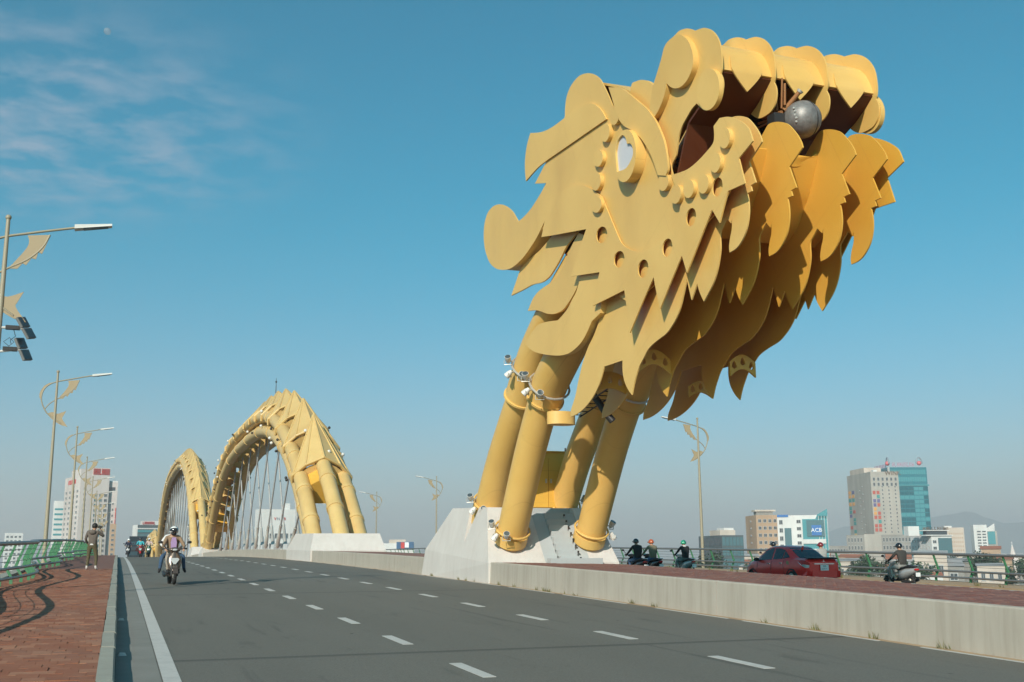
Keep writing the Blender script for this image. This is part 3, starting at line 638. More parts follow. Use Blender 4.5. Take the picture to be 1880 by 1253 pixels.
# ------------------------------------------------------------------ spotlights on the ring pipes
def make_spot(loc, aim, label, group):
    r_ = empty('tube_spotlight', loc, 0, label, 'spotlight', group)
    a = aim.normalized(); side = a.cross(Vector((0, 0, 1)));
    if side.length < .1: side = a.cross(Vector((1, 0, 0)))
    side.normalize()
    mb = MB(); mb.tube([-a*.08, a*.02, a*.15], [.05, .085, .10], 12); h_ = mb.build('housing', lampwhite, r_, 40)
    mb = MB(); mb.tube([a*.148, a*.158], [.088, .088], 12); mb.build('lens', lampglass, h_, 40)
    mb = MB(); mb.tube([side*.12+a*.02, side*.12-Vector((0, 0, .12)), -side*.12-Vector((0, 0, .12)), -side*.12+a*.02], .014, 5); mb.build('bracket', galv, r_)
    return r_
lab = {('foot', 0): 'foot of the near left tube', ('foot', 1): 'foot of the near right tube', ('foot', 2): 'foot of the back left tube', ('foot', 3): 'foot of the back right tube'}
idx = 0
for k, (p, d, r, kind) in enumerate(spots):
    tube = ('near left', 'near right', 'back left', 'back right')[k//2]
    a_ = d.cross(Vector((1, 0, 0))).normalized(); xx = Vector((1, 0, 0))
    angs = (175, 205, 235) if kind == 'foot' else (165, 195, 230)
    if 'right' in tube: angs = (5, -20)
    for j, g in enumerate(angs):
        rad = xx*math.cos(R(g))+a_*math.sin(R(g)); pos = p+rad*(r+.14)+d*(.10 if j != 1 else -.06)
        mbb = MB(); mbb.tube([Vector((0, 0, 0)), -rad*.17], .02, 6)
        up_ = (d*1.0+rad*.35) if j != 1 else (d*-.8+rad*.6)
        s_ = make_spot(pos, up_, 'white spotlight '+('upper', 'middle', 'lower')[j]+' in its row on the '+('foot ring' if kind == 'foot' else 'upper ring')+' of the '+tube+' tube', 'spotlights on the tubes of the dragon neck')
        mbb.build('arm', galv, s_)
# ------------------------------------------------------------------ white pedestal under the head, with stair and cabinet
zb = zd(33)-.25
o_ = Vector((12.7, 33, zd(33)+.6)); ped = empty('head_pedestal', o_, 0, 'white painted concrete pedestal with a grey stair under the dragon head', 'pedestal')
side = [(31.72, zd(31.7)+.0), (31.72, zd(31.7)+.60), (33.12, 1.60), (33.95, 1.64), (34.62, .62), (34.72, .55), (34.86, 1.66), (37.06, 1.74), (39.35, .35), (39.55, zd(39)-.1), (39.55, zb-.3), (31.72, zb-.3)]
zpb = zd(33)
for x0, x1 in ((10.56, 12.42), (13.92, 14.98)):
    q = MB(); q.plate(side, [], x0, x1); q.v = [Vector((p.x+(.26*max(0, p.z-zpb-.66) if p.x < 10.6 else -.15*max(0, p.z-zpb) if p.x > 14.9 else 0), p.y, p.z)) for p in q.v]; q.build('buttress', white_conc, ped, None, o_)
mid = [(31.72, zd(31.7)+.0), (31.72, zd(31.7)+.60), (33.05, 1.42), (36.6, 1.44), (38.9, .4), (39.2, zb-.3), (31.72, zb-.3)]
q = MB(); q.plate(mid, [], 12.423, 13.917); q.build('stair_core', stair_grey, ped, None, o_)
q = MB(); q.box((12.2, 33.30, 1.42), (14.1, 36.4, 1.60)); q.build('platform', stair_grey, ped, None, o_)
n_ = 8
st_ = MB(); zz0 = zd(31.7)+.6
for k in range(n_):
    y0 = 31.58+1.5*k/n_; z1 = zz0+(1.42-zz0)*(k+1)/n_
    q = MB(); q.box((12.86, y0, zz0-.1), (13.50, y0+.30, z1)); s_ = q.build('step', stair_grey, ped, None, o_)
    q = MB(); q.box((13.51, y0+.02, z1-.09), (13.57, y0+.14, z1-.03)); q.build('bracket_hole', darkmetal, s_, None, o_)
q = MB(); q.box((12.45, 31.40, zz0-.1), (14.2, 31.70, zz0+.13)); q.build('stair_base', stair_grey, ped, None, o_)
# yellow equipment cabinet on the platform
o2 = Vector((13.5, 34.4, 1.602)); cab = empty('equipment_cabinet', o2, 0, 'yellow steel cabinet with double doors on the pedestal between the tubes', 'cabinet')
q = MB(); q.box((12.62, 34.05, 1.602), (14.36, 35.3, 3.50)); q.build('body', yellow_deep, cab, None, o2)
for x0, x1, hx in ((12.66, 13.44, 13.36), (13.455, 14.32, 13.54)):
    q = MB(); q.box((x0, 34.01, 1.66), (x1, 34.048, 3.30)); d_ = q.build('door', yellow_deep, cab, None, o2)
    q = MB(); q.box((hx-.025, 33.97, 2.46), (hx+.025, 34.008, 2.60)); q.build('handle', galv, d_, None, o2)
q = MB(); q.box((12.58, 34.0, 3.502), (14.40, 35.35, 3.54)); q.build('roof_sheet', yellow_deep, cab, None, o2)
q = MB(); q.tube([(14.2, 34.3, 3.54), (14.2, 34.3, 3.68)], .03, 6); q.build('vent_pipe', darkmetal, cab, None, o2)
# ------------------------------------------------------------------ the arches of the dragon body
hanger_m = mat('grey_hanger_sheath', (.36, .355, .345), .55)
def make_arch(name, Ya, Yb, zt, label, nst, rt, ncab, detail):
    Yc, hs = (Ya+Yb)/2, (Yb-Ya)/2; xc = 12.75
    zbase = lambda Y: zd(Y)
    O = Vector((xc, Yc, zd(Yc)+.6)); root = empty(name, O, 0, label, 'arch')
    e = 1.0
    def cz(t): return zt*(1-(abs(t)/(hs*1.045))**3.0)
    def frame(u):                           # u in -1..1 along the arch
        t = u*hs; p = Vector((xc, Yc+t, cz(t))); d = Vector((0, 1, (cz(t+.05)-cz(t-.05))/.1)).normalized(); nrm = Vector((0, -d.z, d.y))
        return p, d, nrm
    k_ = zt/14.2
    sect = [(-1.25, -1.15), (-1.42, .10), (0, 1.02), (1.42, .10), (1.25, -1.15)]
    us = [math.sin(x*PI/2)*.999 for x in [-1+2*i/44 for i in range(45)]]
    P = lambda u, a, b: (lambda f: f[0]+Vector((a, 0, 0))+f[2]*b)(frame(u))
    for a, b in sect:
        q = MB(); path = [P(u, a, b) for u in us]
        e0 = (path[0]-path[1]).normalized(); e1 = (path[-1]-path[-2]).normalized(); path = [path[0]+e0*2.2]+path+[path[-1]+e1*2.2]
        q.tube(path, rt, 16, 0, True, (1, 0, 0)); tb = q.build('body_tube', yellow_arch, root, 50, O)
        if detail:
            q = MB()
        for i in range(3, len(us)-3, 3 if detail else 4):
            p0 = P(us[i], a, b); d = frame(us[i])[1]; q = MB(); q.tube([p0-d*.16, p0+d*.16], rt+.055, 14, 0, True, (1, 0, 0)); q.build('collar', yellow_arch, tb, 50, O)
    for i in range(nst):                    # pointed scale canopies
        u = -.87+1.74*i/(nst-1) if nst > 1 else 0
        du = 5.3/hs if detail else 6.6/hs
        sgn = 1 if u < .15 else -1
        base = [(-1.97, -.30), (-2.0, .18), (-1.2, 1.0), (0, 1.62), (1.2, 1.0), (2.0, .18), (1.97, -.30)]
        if sgn < 0: pass
        ap = P(min(.99, u+du), 0, 2.55) if detail else P(min(.99, u+du), 0, 2.5)
        q = MB(); bb = [P(max(-.985, u-.0), a, b) for a, b in base]; bl = [P(max(-.985, u), a*.93, b*.93-.05) for a, b in base]
        n = len(bb); vs = bb+[ap]+bl+[ap-Vector((0, 0, .12))]
        fs = [(j, j+1, n) for j in range(n-1)]+[(n+1+j+1, n+1+j, 2*n+1) for j in range(n-1)]+[(j+1, j, n+1+j, n+2+j) for j in range(n-1)]+[(0, n, 2*n+1, n+1), (n, n-1, 2*n, 2*n+1)]
        q.add(vs, fs); cn = q.build('scale_canopy', yellow_arch, root, None, O)
        # diaphragm plate with a round opening across the five tubes
        f0 = frame(max(-.985, u)); q = MB(); M_ = 20; po = []; pi_ = []
        for j in range(M_):
            a_ = 2*PI*j/M_; dx, dz = math.cos(a_), math.sin(a_); ro = 1.5 if dz > -.2 else 1.35
            po.append(f0[0]+Vector((dx*ro*1.05, 0, 0))+f0[2]*(dz*ro*.80-.1)); pi_.append(f0[0]+Vector((dx*.55, 0, 0))+f0[2]*(dz*.5-.1))
        t_ = f0[1]*.10; q.loft([[po[j], pi_[j], pi_[j]+t_, po[j]+t_] for j in range(M_)]+[[po[0], pi_[0], pi_[0]+t_, po[0]+t_]], 0, False); q.build('diaphragm', yellow_arch, cn, None, O)
        for j in range(n):
            q = MB(); q.tube([bb[j], bb[j]+(ap-bb[j])*.97], [.085, .05], 6); q.build('rib', yellow_arch, cn, 60, O)
        q = MB()
        for j in range(n-1): q.tube([bb[j], bb[j+1]], .10, 6)
        q.build('rim', yellow_arch, cn, 60, O)
    # closing bulkheads between the tubes at both springings
    for u, uu in ((-.86, -.90), (.86, .90)):
        q = MB(); ring0 = [P(u, a*.92, b*.92) for a, b in sect]; ring1 = [P(uu, a*.92, b*.92) for a, b in sect]; q.loft([ring0, ring1]); q.build('bulkhead', yellow_deep, root, None, O)
    # lamps along the tubes, all of one make
    sph = MB(); sph.sphere((0, 0, 0), .13, 8, 6); lm = sph.mesh('lamp', lampwhite, 60)
    sph = MB(); sph.sphere((0, 0, 0), .11, 7, 5); ld = sph.mesh('lamp', darkmetal, 60)
    random.seed(int(Ya))
    for i in range(64 if detail else 90):
        u = random.uniform(-.97, .97); a, b = random.choice(sect); g = random.uniform(-.3, 1.2) if a < 0 else random.uniform(1.9, 3.4)
        if a == 0: g = random.uniform(.3, 2.8)
        rad = rt+.22; p = P(u, a-rad*math.cos(g-.4)*(1 if a <= 0 else 1), b+rad*math.sin(g-.4)*.9)
        o = link('lamp', lm if random.random() < .55 else ld, root, p-O)
    # hangers with sleeves and anchor blocks
    for i in range(ncab):
        f = (i+.5)/ncab; yb = Ya+5+(Yb-Ya-10)*f; zb_ = zd(yb)+.6
        for s_ in (-1, 1):
            yt = yb+s_*(7.0 if detail else 10); 
            if not Ya+6 < yt < Yb-6: continue
            zt_ = cz(yt-Yc)-1.35*k_
            if zt_ < zb_+2.5: continue
            x0 = xc+.34*s_; A = Vector((x0, yb, zb_+.2)); B = Vector((xc+.2*s_, yt, zt_)); dd = (B-A).normalized()
            q = MB(); q.tube([A, B], .075 if detail else .11, 8, 0, True, (1, 0, 0)); cb = q.build('hanger', hanger_m, root, 60, O)
            q = MB(); q.tube([A, A+dd*1.25, A+dd*1.3, A+dd*2.3], [.17, .17, .125, .125], 10, 0, True, (1, 0, 0)); q.build('sleeve', galv, cb, 50, O)
            q = MB(); w = .30; q.hexa([(x0-w, yb-w-.4*s_, zb_-.5), (x0+w, yb-w-.4*s_, zb_-.5), (x0+w, yb+w-.2*s_, zb_-.5), (x0-w, yb+w-.2*s_, zb_-.5), (A.x-.22, A.y-.25, A.z+.25), (A.x+.22, A.y-.25, A.z+.25), (A.x+.22, A.y+.25, A.z+.32), (A.x-.22, A.y+.25, A.z+.32)]); q.build('anchor_block', stair_grey, cb, None, O)
    return root, P
arch1, PA = make_arch('dragon_arch', 68.3, 155.0, 12.7, 'nearer yellow dragon body arch with pointed scales and white hangers', 17, .50, 10, True)
arch2, PB = make_arch('dragon_arch', 180.5, 347.0, 21.2, 'taller yellow dragon arch farther back, bristling with small lamps', 30, .62, 16, False)
arch3, PC = make_arch('dragon_arch', 398.0, 482.0, 9.2, 'small yellow dragon arch beyond the crest, lowest and farthest', 9, .5, 0, False)
q = MB(); tip = PA(-.30, 0, 2.0); q.tube([tip, tip+Vector((0, 0, 1.9))], [.05, .02], 6); q.sphere(tip+Vector((0, 0, 1.55)), .09, 6, 5); q.build('lightning_rod', darkmetal, arch1, None, Vector((12.75, 110.75, zd(110.75)+.6)))
# pedestals of the arches
def arch_ped(Y0, Y1, h, label, slope_front=.6, slope_back=2.0):
    O = Vector((12.75, (Y0+Y1)/2, zd((Y0+Y1)/2)+.5)); r_ = empty('arch_pedestal', O, 0, label, 'pedestal')
    z0, z1 = zd(Y0)-.4, zd(Y1)-.4; zt0, zt1 = zd(Y0)+h, zd(Y1)+h
    sd = [(Y0, z0), (Y0, zd(Y0)+.62), (Y0+slope_front, zt0), (Y1-slope_back, zt1), (Y1, zd(Y1)+.62), (Y1, z1)]
    q = MB(); q.plate(sd, [], 10.52, 15.0); q.v = [Vector((12.75+(p.x-12.75)*(1 if p.z < zd(p.y)+.7 else .88), p.y, p.z)) for p in q.v]
    q.build('block', white_conc, r_, None, O)
    for k in range(5):
        y = Y0+slope_front+.5+k*(Y1-Y0-slope_back-1)/5; q = MB(); q.hexa([(10.44, y-.2, z0), (10.60, y-.2, z0), (10.60, y+.25, z0), (10.44, y+.25, z0), (10.80, y-.1, zt0-.1), (11.1, y-.1, zt0-.1), (11.1, y+.15, zt0-.1), (10.80, y+.15, zt0-.1)]); q.build('side_rib', white_conc, r_, None, O)
    return r_
arch_ped(64.2, 73.8, 1.62, 'long white concrete pedestal at the near foot of the nearer arch')
arch_ped(151.0, 157.5, 1.3, 'white concrete pedestal at the far foot of the nearer arch', 2, .6)
arch_ped(174.5, 184.0, 1.9, 'white concrete pedestal at the near foot of the taller arch')
arch_ped(342.0, 350.0, 1.9, 'white concrete pedestal at the far foot of the taller arch', 2, .6)
# ------------------------------------------------------------------ street lamps
def text_mesh(s, size, ext=.01, align='CENTER'):
    cu = bpy.data.curves.new('lettering', 'FONT'); cu.body = s; cu.size = size; cu.extrude = ext; cu.align_x = align; cu.align_y = 'CENTER'; cu.resolution_u = 2
    o = bpy.data.objects.new('lettering', cu); C.objects.link(o); dg = bpy.context.evaluated_depsgraph_get()
    me = bpy.data.meshes.new_from_object(o.evaluated_get(dg)); me.name = 'lettering'; bpy.data.objects.remove(o); bpy.data.curves.remove(cu)
    return me
def lettering(s, size, mt, parent, loc, rot, ext=.01, name='lettering'):
    me = text_mesh(s, size, ext); me.materials.clear(); me.materials.append(mt)
    o = link(name, me, parent, loc); o.rotation_euler = rot; return o
def make_lamp(H):
    r_ = empty('street_lamp', (0, 0, 0)); 
    q = MB(); q.tube([(0, 0, -.3), (0, 0, .1)], .13, 12); q.tube([(0, 0, .1), (0, 0, H*.45), (0, 0, H)], [.095, .075, .045], 12); q.sphere((0, 0, H+.04), .07, 10, 6); q.build('pole', polebeige, r_, 50)
    def flat(pts): return [(x, 0, H+z) for x, z in pts]
    loop = curve([(.28, -2.30), (.0, -2.10), (-.32, -1.86), (-.53, -1.5), (-.61, -1.15), (-.52, -.78), (-.3, -.55), (0, -.42), (.35, -.33), (.8, -.22), (1.55, -.05)], 4, False)
    q = MB(); q.tube(flat(loop), .030, 7, 0, True, (0, 1, 0)); q.build('arm', polebeige, r_, 60)
    lo2 = curve([(.92, -.30), (.78, -.62), (.48, -.94), (.05, -1.2), (-.28, -1.45), (-.46, -1.72)], 4, False)
    q = MB(); q.tube(flat(lo2), .024, 7, 0, True, (0, 1, 0)); q.build('brace', polebeige, r_, 60)
    for pts in ([(.92, -.30, 1), (.44, -.36, 1), (.48, -.48), (.46, -.62), (.36, -.80), (.12, -1.14, 1), (.48, -.94), (.78, -.62)], [(.90, -.42, 1), (.78, -.78, 1), (.70, -.74, 1), (.66, -.92, 1), (.56, -.90, 1), (.46, -1.08, 1), (.38, -1.04, 1), (.28, -1.18, 1), (.10, -1.19, 1), (.48, -.96), (.76, -.65)],
                [(-.12, -.46, 1), (-.34, -.50), (-.56, -.68), (-.70, -1.0), (-.66, -1.25, 1), (-.60, -1.1), (-.5, -.78), (-.3, -.58)], [(-.34, -1.88, 1), (-.12, -1.80), (.12, -1.86), (.46, -1.72, 1), (.34, -1.98, 1), (.32, -2.1), (.56, -2.44, 1), (.28, -2.36), (-.05, -2.16)]):
        q = MB(); q.plate(curve(pts, 4), [], -.012, .012); q.v = [Vector((p.y, p.x, H+p.z)) for p in q.v]; q.build('leaf_panel', leafbeige, r_)
    q = MB(); q.hexa([(1.45, -.13, H-.12), (2.28, -.10, H+.03), (2.28, .10, H+.03), (1.45, .13, H-.12), (1.45, -.12, H-.02), (2.28, -.07, H+.09), (2.28, .07, H+.09), (1.45, .12, H-.02)]); hd = q.build('lamp_head', lampwhite, r_)
    q = MB(); q.hexa([(1.65, -.10, H-.10), (2.2, -.08, H+.0), (2.2, .08, H+.0), (1.65, .10, H-.10), (1.65, -.10, H-.085), (2.2, -.08, H+.014), (2.2, .08, H+.014), (1.65, .10, H-.085)]); q.build('lens', lampglass, hd)
    return r_
lp = make_lamp(8.45)
order = ['nearest', 'second', 'third', 'fourth', 'fifth', 'sixth', 'seventh', 'eighth', 'ninth']
lab_l = ['beige fish-shaped street lamp half out of frame with two floodlights on its pole', 'tallest whole beige street lamp rising from the left railing', 'beige street lamp standing third along the left railing', 'beige street lamp in front of the white tower, fourth on the left', 'fifth beige street lamp along the left railing', 'sixth beige street lamp along the left railing', 'seventh beige street lamp along the left railing', 'eighth beige street lamp along the left railing', 'ninth beige street lamp along the left railing']
for i in range(9):
    Y = 26.9+25.3*i if i else 26.9; X = -2.98 if i else -2.86
    o = lp if i == 0 else dup(lp); o.location = (X, Y, zd(Y)+.2+(.08 if i == 0 else 0)); tag(o, lab_l[i], 'street lamp', 'beige fish-shaped street lamps on the bridge')
lab_r = ['beige street lamp on the right walkway, its arm passing behind the dragon beard', 'beige street lamp between the dragon pedestal and the arch', 'beige street lamp just right of the nearer arch', 'far right-hand street lamp behind the arch']
for i, Y in enumerate((54.8, 109.8, 138.0, 165.5)):
    o = dup(lp, (30.9, Y, zfar(30.6, Y)+.12), PI); tag(o, lab_r[i], 'street lamp', 'beige fish-shaped street lamps on the bridge')
# floodlights clamped to the nearest lamp pole
for j, (px, py, w_) in enumerate(((47, 603, 'upper'), (42, 642, 'lower'))):
    p = onY(px, py, 26.9); fl = empty('floodlight', p, 0, w_+' of two twin-panel floodlights on brackets beside the nearest lamp pole', 'floodlight', 'floodlights on the nearest left lamp pole')
    T = Matrix.Rotation(R(-30 if j == 0 else -24), 3, 'Y')@Matrix.Rotation(R(-28), 3, 'Z')
    for z0, z1 in ((.015, .24), (-.24, -.015)):
        q = MB(); q.box((-.02, -.17, z0*1.15), (.04, .17, z1*1.15)); q.v = [T@v for v in q.v]; h_ = q.build('housing', lampwhite if False else mat('floodlight_grey', (.16, .16, .155), .5, .3) if j == 0 and z0 > 0 else bpy.data.materials['floodlight_grey'], fl)
        q = MB(); q.box((.041, -.15, z0*1.15+.02), (.048, .15, z1*1.15-.02)); q.v = [T@v for v in q.v]; q.build('glass', lampglass, h_)
    q = MB(); q.tube([(-.10, 0, 0), (-.95, 0, -.03 if j == 0 else -.16)], .03, 8); q.tube([(-.10, 0, 0), (-.06, 0, 0)], .05, 8); q.build('arm', lampwhite, fl, 40)
    q = MB(); q.box((-.42, -.06, -.05), (-.12, .06, .04)); q.build('driver_box', darkmetal, fl)
    q = MB(); q.tube([(-.25, 0, -.04), (-.2, .02, -.2), (-.3, -.02, -.3), (-.28, .02, -.38)] if j == 0 else [(-.3, 0, .06), (-.42, 0, .16), (-.3, 0, .26), (-.2, 0, .16), (-.3, 0, .06)], .008, 5); q.build('cable', darkmetal, fl)
# ------------------------------------------------------------------ people
def cmat(name, c, r_=.85):
    return bpy.data.materials.get(name) or mat(name, c, r_)
skin = cmat('skin', (.42, .24, .155), .55); hair = cmat('black_hair', (.012, .010, .009), .6); shoe_d = cmat('dark_shoe', (.02, .02, .022)); shoe_w = cmat('white_shoe', (.55, .52, .5))
def figure(name, loc, rz, label, J, top, legs, shoe, group=None, scale=1.0, sleeve=None, hands=None):
    """One continuous skinned body: J gives joint positions; colours follow the nearest bone."""
    root = empty(name, loc, rz, label, 'person', group); root.scale = (scale,)*3
    vs, es, rad = [], [], []
    def add(p, r, par=None):
        vs.append(Vector(p)); rad.append(r); 
        if par is not None: es.append((par, len(vs)-1))
        return len(vs)-1
    bone = {}
    pel = add(J['pelvis'], .145); bone[pel] = 'leg'
    sp_ = add(J['spine'], .135, pel); bone[sp_] = 'top'; ch = add(J['chest'], .155, sp_); bone[ch] = 'top'
    nk = add(J['neck'], .062, ch); bone[nk] = 'skin'; hd0 = Vector(J['head'])
    h1 = add(hd0-Vector((0, 0, .055)), .078, nk); h2 = add(hd0+Vector((0, 0, .02)), .093, h1); h3 = add(hd0+Vector((0, 0, .085)), .070, h2)
    for h in (h1, h2, h3): bone[h] = 'skin'
    for s_ in (-1, 1):
        k = 'R' if s_ > 0 else 'L'
        g = lambda n: Vector(J[n+k]) if n+k in J else Vector((J[n][0]*s_, J[n][1], J[n][2]))
        sh = add(g('shoulder'), .072, ch); el = add(g('elbow'), .050, sh); wr = add(g('wrist'), .034, el)
        bone[sh] = 'top'; bone[el] = 'sleeve'; bone[wr] = 'skin'
        d = (g('wrist')-g('elbow')).normalized(); pm = add(g('wrist')+d*.06, .036, wr); bone[pm] = 'skin'
        sd = d.cross(Vector((0, 0, 1))).normalized(); dn = Vector((0, 0, -1))
        for f in range(4):
            a = add(g('wrist')+d*.11+sd*(-.03+.02*f), .0095, pm); b = add(g('wrist')+d*(.135+.006*(1.5-abs(f-1.3)))+sd*(-.032+.021*f)+dn*.03, .008, a); bone[a] = bone[b] = 'skin'
        th = add(g('wrist')+d*.05-sd*.045*s_, .011, pm); bone[th] = 'skin'
        hp = add(g('hip'), .105, pel); kn = add(g('knee'), .070, hp); an = add(g('ankle'), .046, kn); to = add(g('toe'), .040, an)
        bone[hp] = bone[kn] = 'leg'; bone[an] = 'shoe'; bone[to] = 'shoe'
    me = bpy.data.meshes.new('body'); me.from_pydata([tuple(v) for v in vs], es, []); o = bpy.data.objects.new('body', me); C.objects.link(o)
    m_ = o.modifiers.new('skin', 'SKIN'); m_.use_smooth_shade = True
    for i, sv in enumerate(me.skin_vertices[0].data): sv.radius = (rad[i], rad[i]); sv.use_root = (i == pel)
    su = o.modifiers.new('sub', 'SUBSURF'); su.levels = 1; su.render_levels = 1
    dg = bpy.context.evaluated_depsgraph_get(); nm = bpy.data.meshes.new_from_object(o.evaluated_get(dg)); bpy.data.objects.remove(o)
    cols = {'top': top, 'sleeve': sleeve or top, 'leg': legs, 'skin': skin, 'shoe': shoe}; keys = list(cols); nm.materials.clear()
    for k in keys: nm.materials.append(cols[k])
    for p in nm.polygons:
        c = p.center; best = None
        for a, b in es:
            A, B = vs[a], vs[b]; t = max(0, min(1, (c-A).dot(B-A)/max((B-A).length_squared, 1e-9))); dd = (A+(B-A)*t-c).length-(rad[a]+(rad[b]-rad[a])*t)
            if best is None or dd < best[0]: best = (dd, b if t > .25 or bone[a] != 'leg' and bone[b] != 'skin' else a, t, a, b)
        kb = bone[best[4]]
        if kb == 'skin' and bone[best[3]] in ('sleeve', 'top') and best[2] < .8: kb = bone[best[3]]
        if kb == 'shoe' and bone[best[3]] == 'leg' and best[2] < .85: kb = 'leg'
        if kb == 'top' and best[3] == pel and best[2] < .3: kb = 'leg'
        p.material_index = keys.index(kb); p.use_smooth = True
    nm.name = 'body'; link('body', nm, root)
    return root, hd0
def helmet(root, hd, m1, m2=None, visor=False):
    q = MB(); q.sphere((hd.x, hd.y, hd.z+.02), (.128, .148, .145), 16, 8, 0, -.25, 1); q.build('helmet', [m1], root, 60)
    q = MB(); q.hexa([(hd.x-.11, hd.y+.10, hd.z+.035), (hd.x+.11, hd.y+.10, hd.z+.035), (hd.x+.09, hd.y+.21, hd.z+.01), (hd.x-.09, hd.y+.21, hd.z+.01), (hd.x-.11, hd.y+.10, hd.z+.055), (hd.x+.11, hd.y+.10, hd.z+.055), (hd.x+.09, hd.y+.21, hd.z+.022), (hd.x-.09, hd.y+.21, hd.z+.022)]); q.build('visor', m2 or m1, root)
    if visor:
        q = MB(); q.sphere((hd.x, hd.y+.012, hd.z+.035), (.130, .150, .10), 16, 6, 0, -.5, .72); q.v = [v for v in q.v]; q.build('helmet_band', m2, root, 60)
def face(root, hd, mask=None):
    q = MB(); q.hexa([(hd.x-.016, hd.y+.085, hd.z-.045), (hd.x+.016, hd.y+.085, hd.z-.045), (hd.x+.012, hd.y+.118, hd.z-.04), (hd.x-.012, hd.y+.118, hd.z-.04), (hd.x-.008, hd.y+.085, hd.z+.01), (hd.x+.008, hd.y+.085, hd.z+.01), (hd.x+.006, hd.y+.097, hd.z+.008), (hd.x-.006, hd.y+.097, hd.z+.008)]); q.build('nose', skin, root)
    for s_ in (-1, 1):
        q = MB(); q.sphere((hd.x+.034*s_, hd.y+.083, hd.z+.008), (.014, .010, .008), 8, 5); q.build('eye', hair, root)
        q = MB(); q.sphere((hd.x+.094*s_, hd.y, hd.z-.01), (.012, .022, .032), 8, 5); q.build('ear', skin, root)
    if mask:
        q = MB(); q.sphere((hd.x, hd.y+.022, hd.z-.062), (.088, .095, .062), 14, 8); q.build('mask', mask, root, 60)
    else:
        q = MB(); q.sphere((hd.x, hd.y+.082, hd.z-.068), (.026, .012, .007), 8, 4); q.build('mouth', cmat('lips', (.28, .10, .08)), root)
RIDE = dict(pelvis=(0, -.20, .88), spine=(0, -.23, 1.08), chest=(0, -.18, 1.30), neck=(0, -.12, 1.46), head=(0, -.08, 1.58), shoulder=(.19, -.15, 1.39), elbow=(.31, .06, 1.14), wrist=(.27, .33, 1.05),
            hip=(.11, -.14, .84), knee=(.19, .25, .80), ankle=(.15, .18, .40), toe=(.16, .33, .33))
BACKSEAT = dict(pelvis=(0, -.52, .93), spine=(0, -.54, 1.13), chest=(0, -.50, 1.34), neck=(.0, -.45, 1.48), head=(-.05, -.42, 1.59), shoulder=(.19, -.47, 1.42), elbow=(.34, -.36, 1.2), wrist=(.22, -.12, 1.08),
                hip=(.12, -.46, .88), knee=(.31, -.10, .84), ankle=(.36, -.12, .42), toe=(.39, .02, .36))
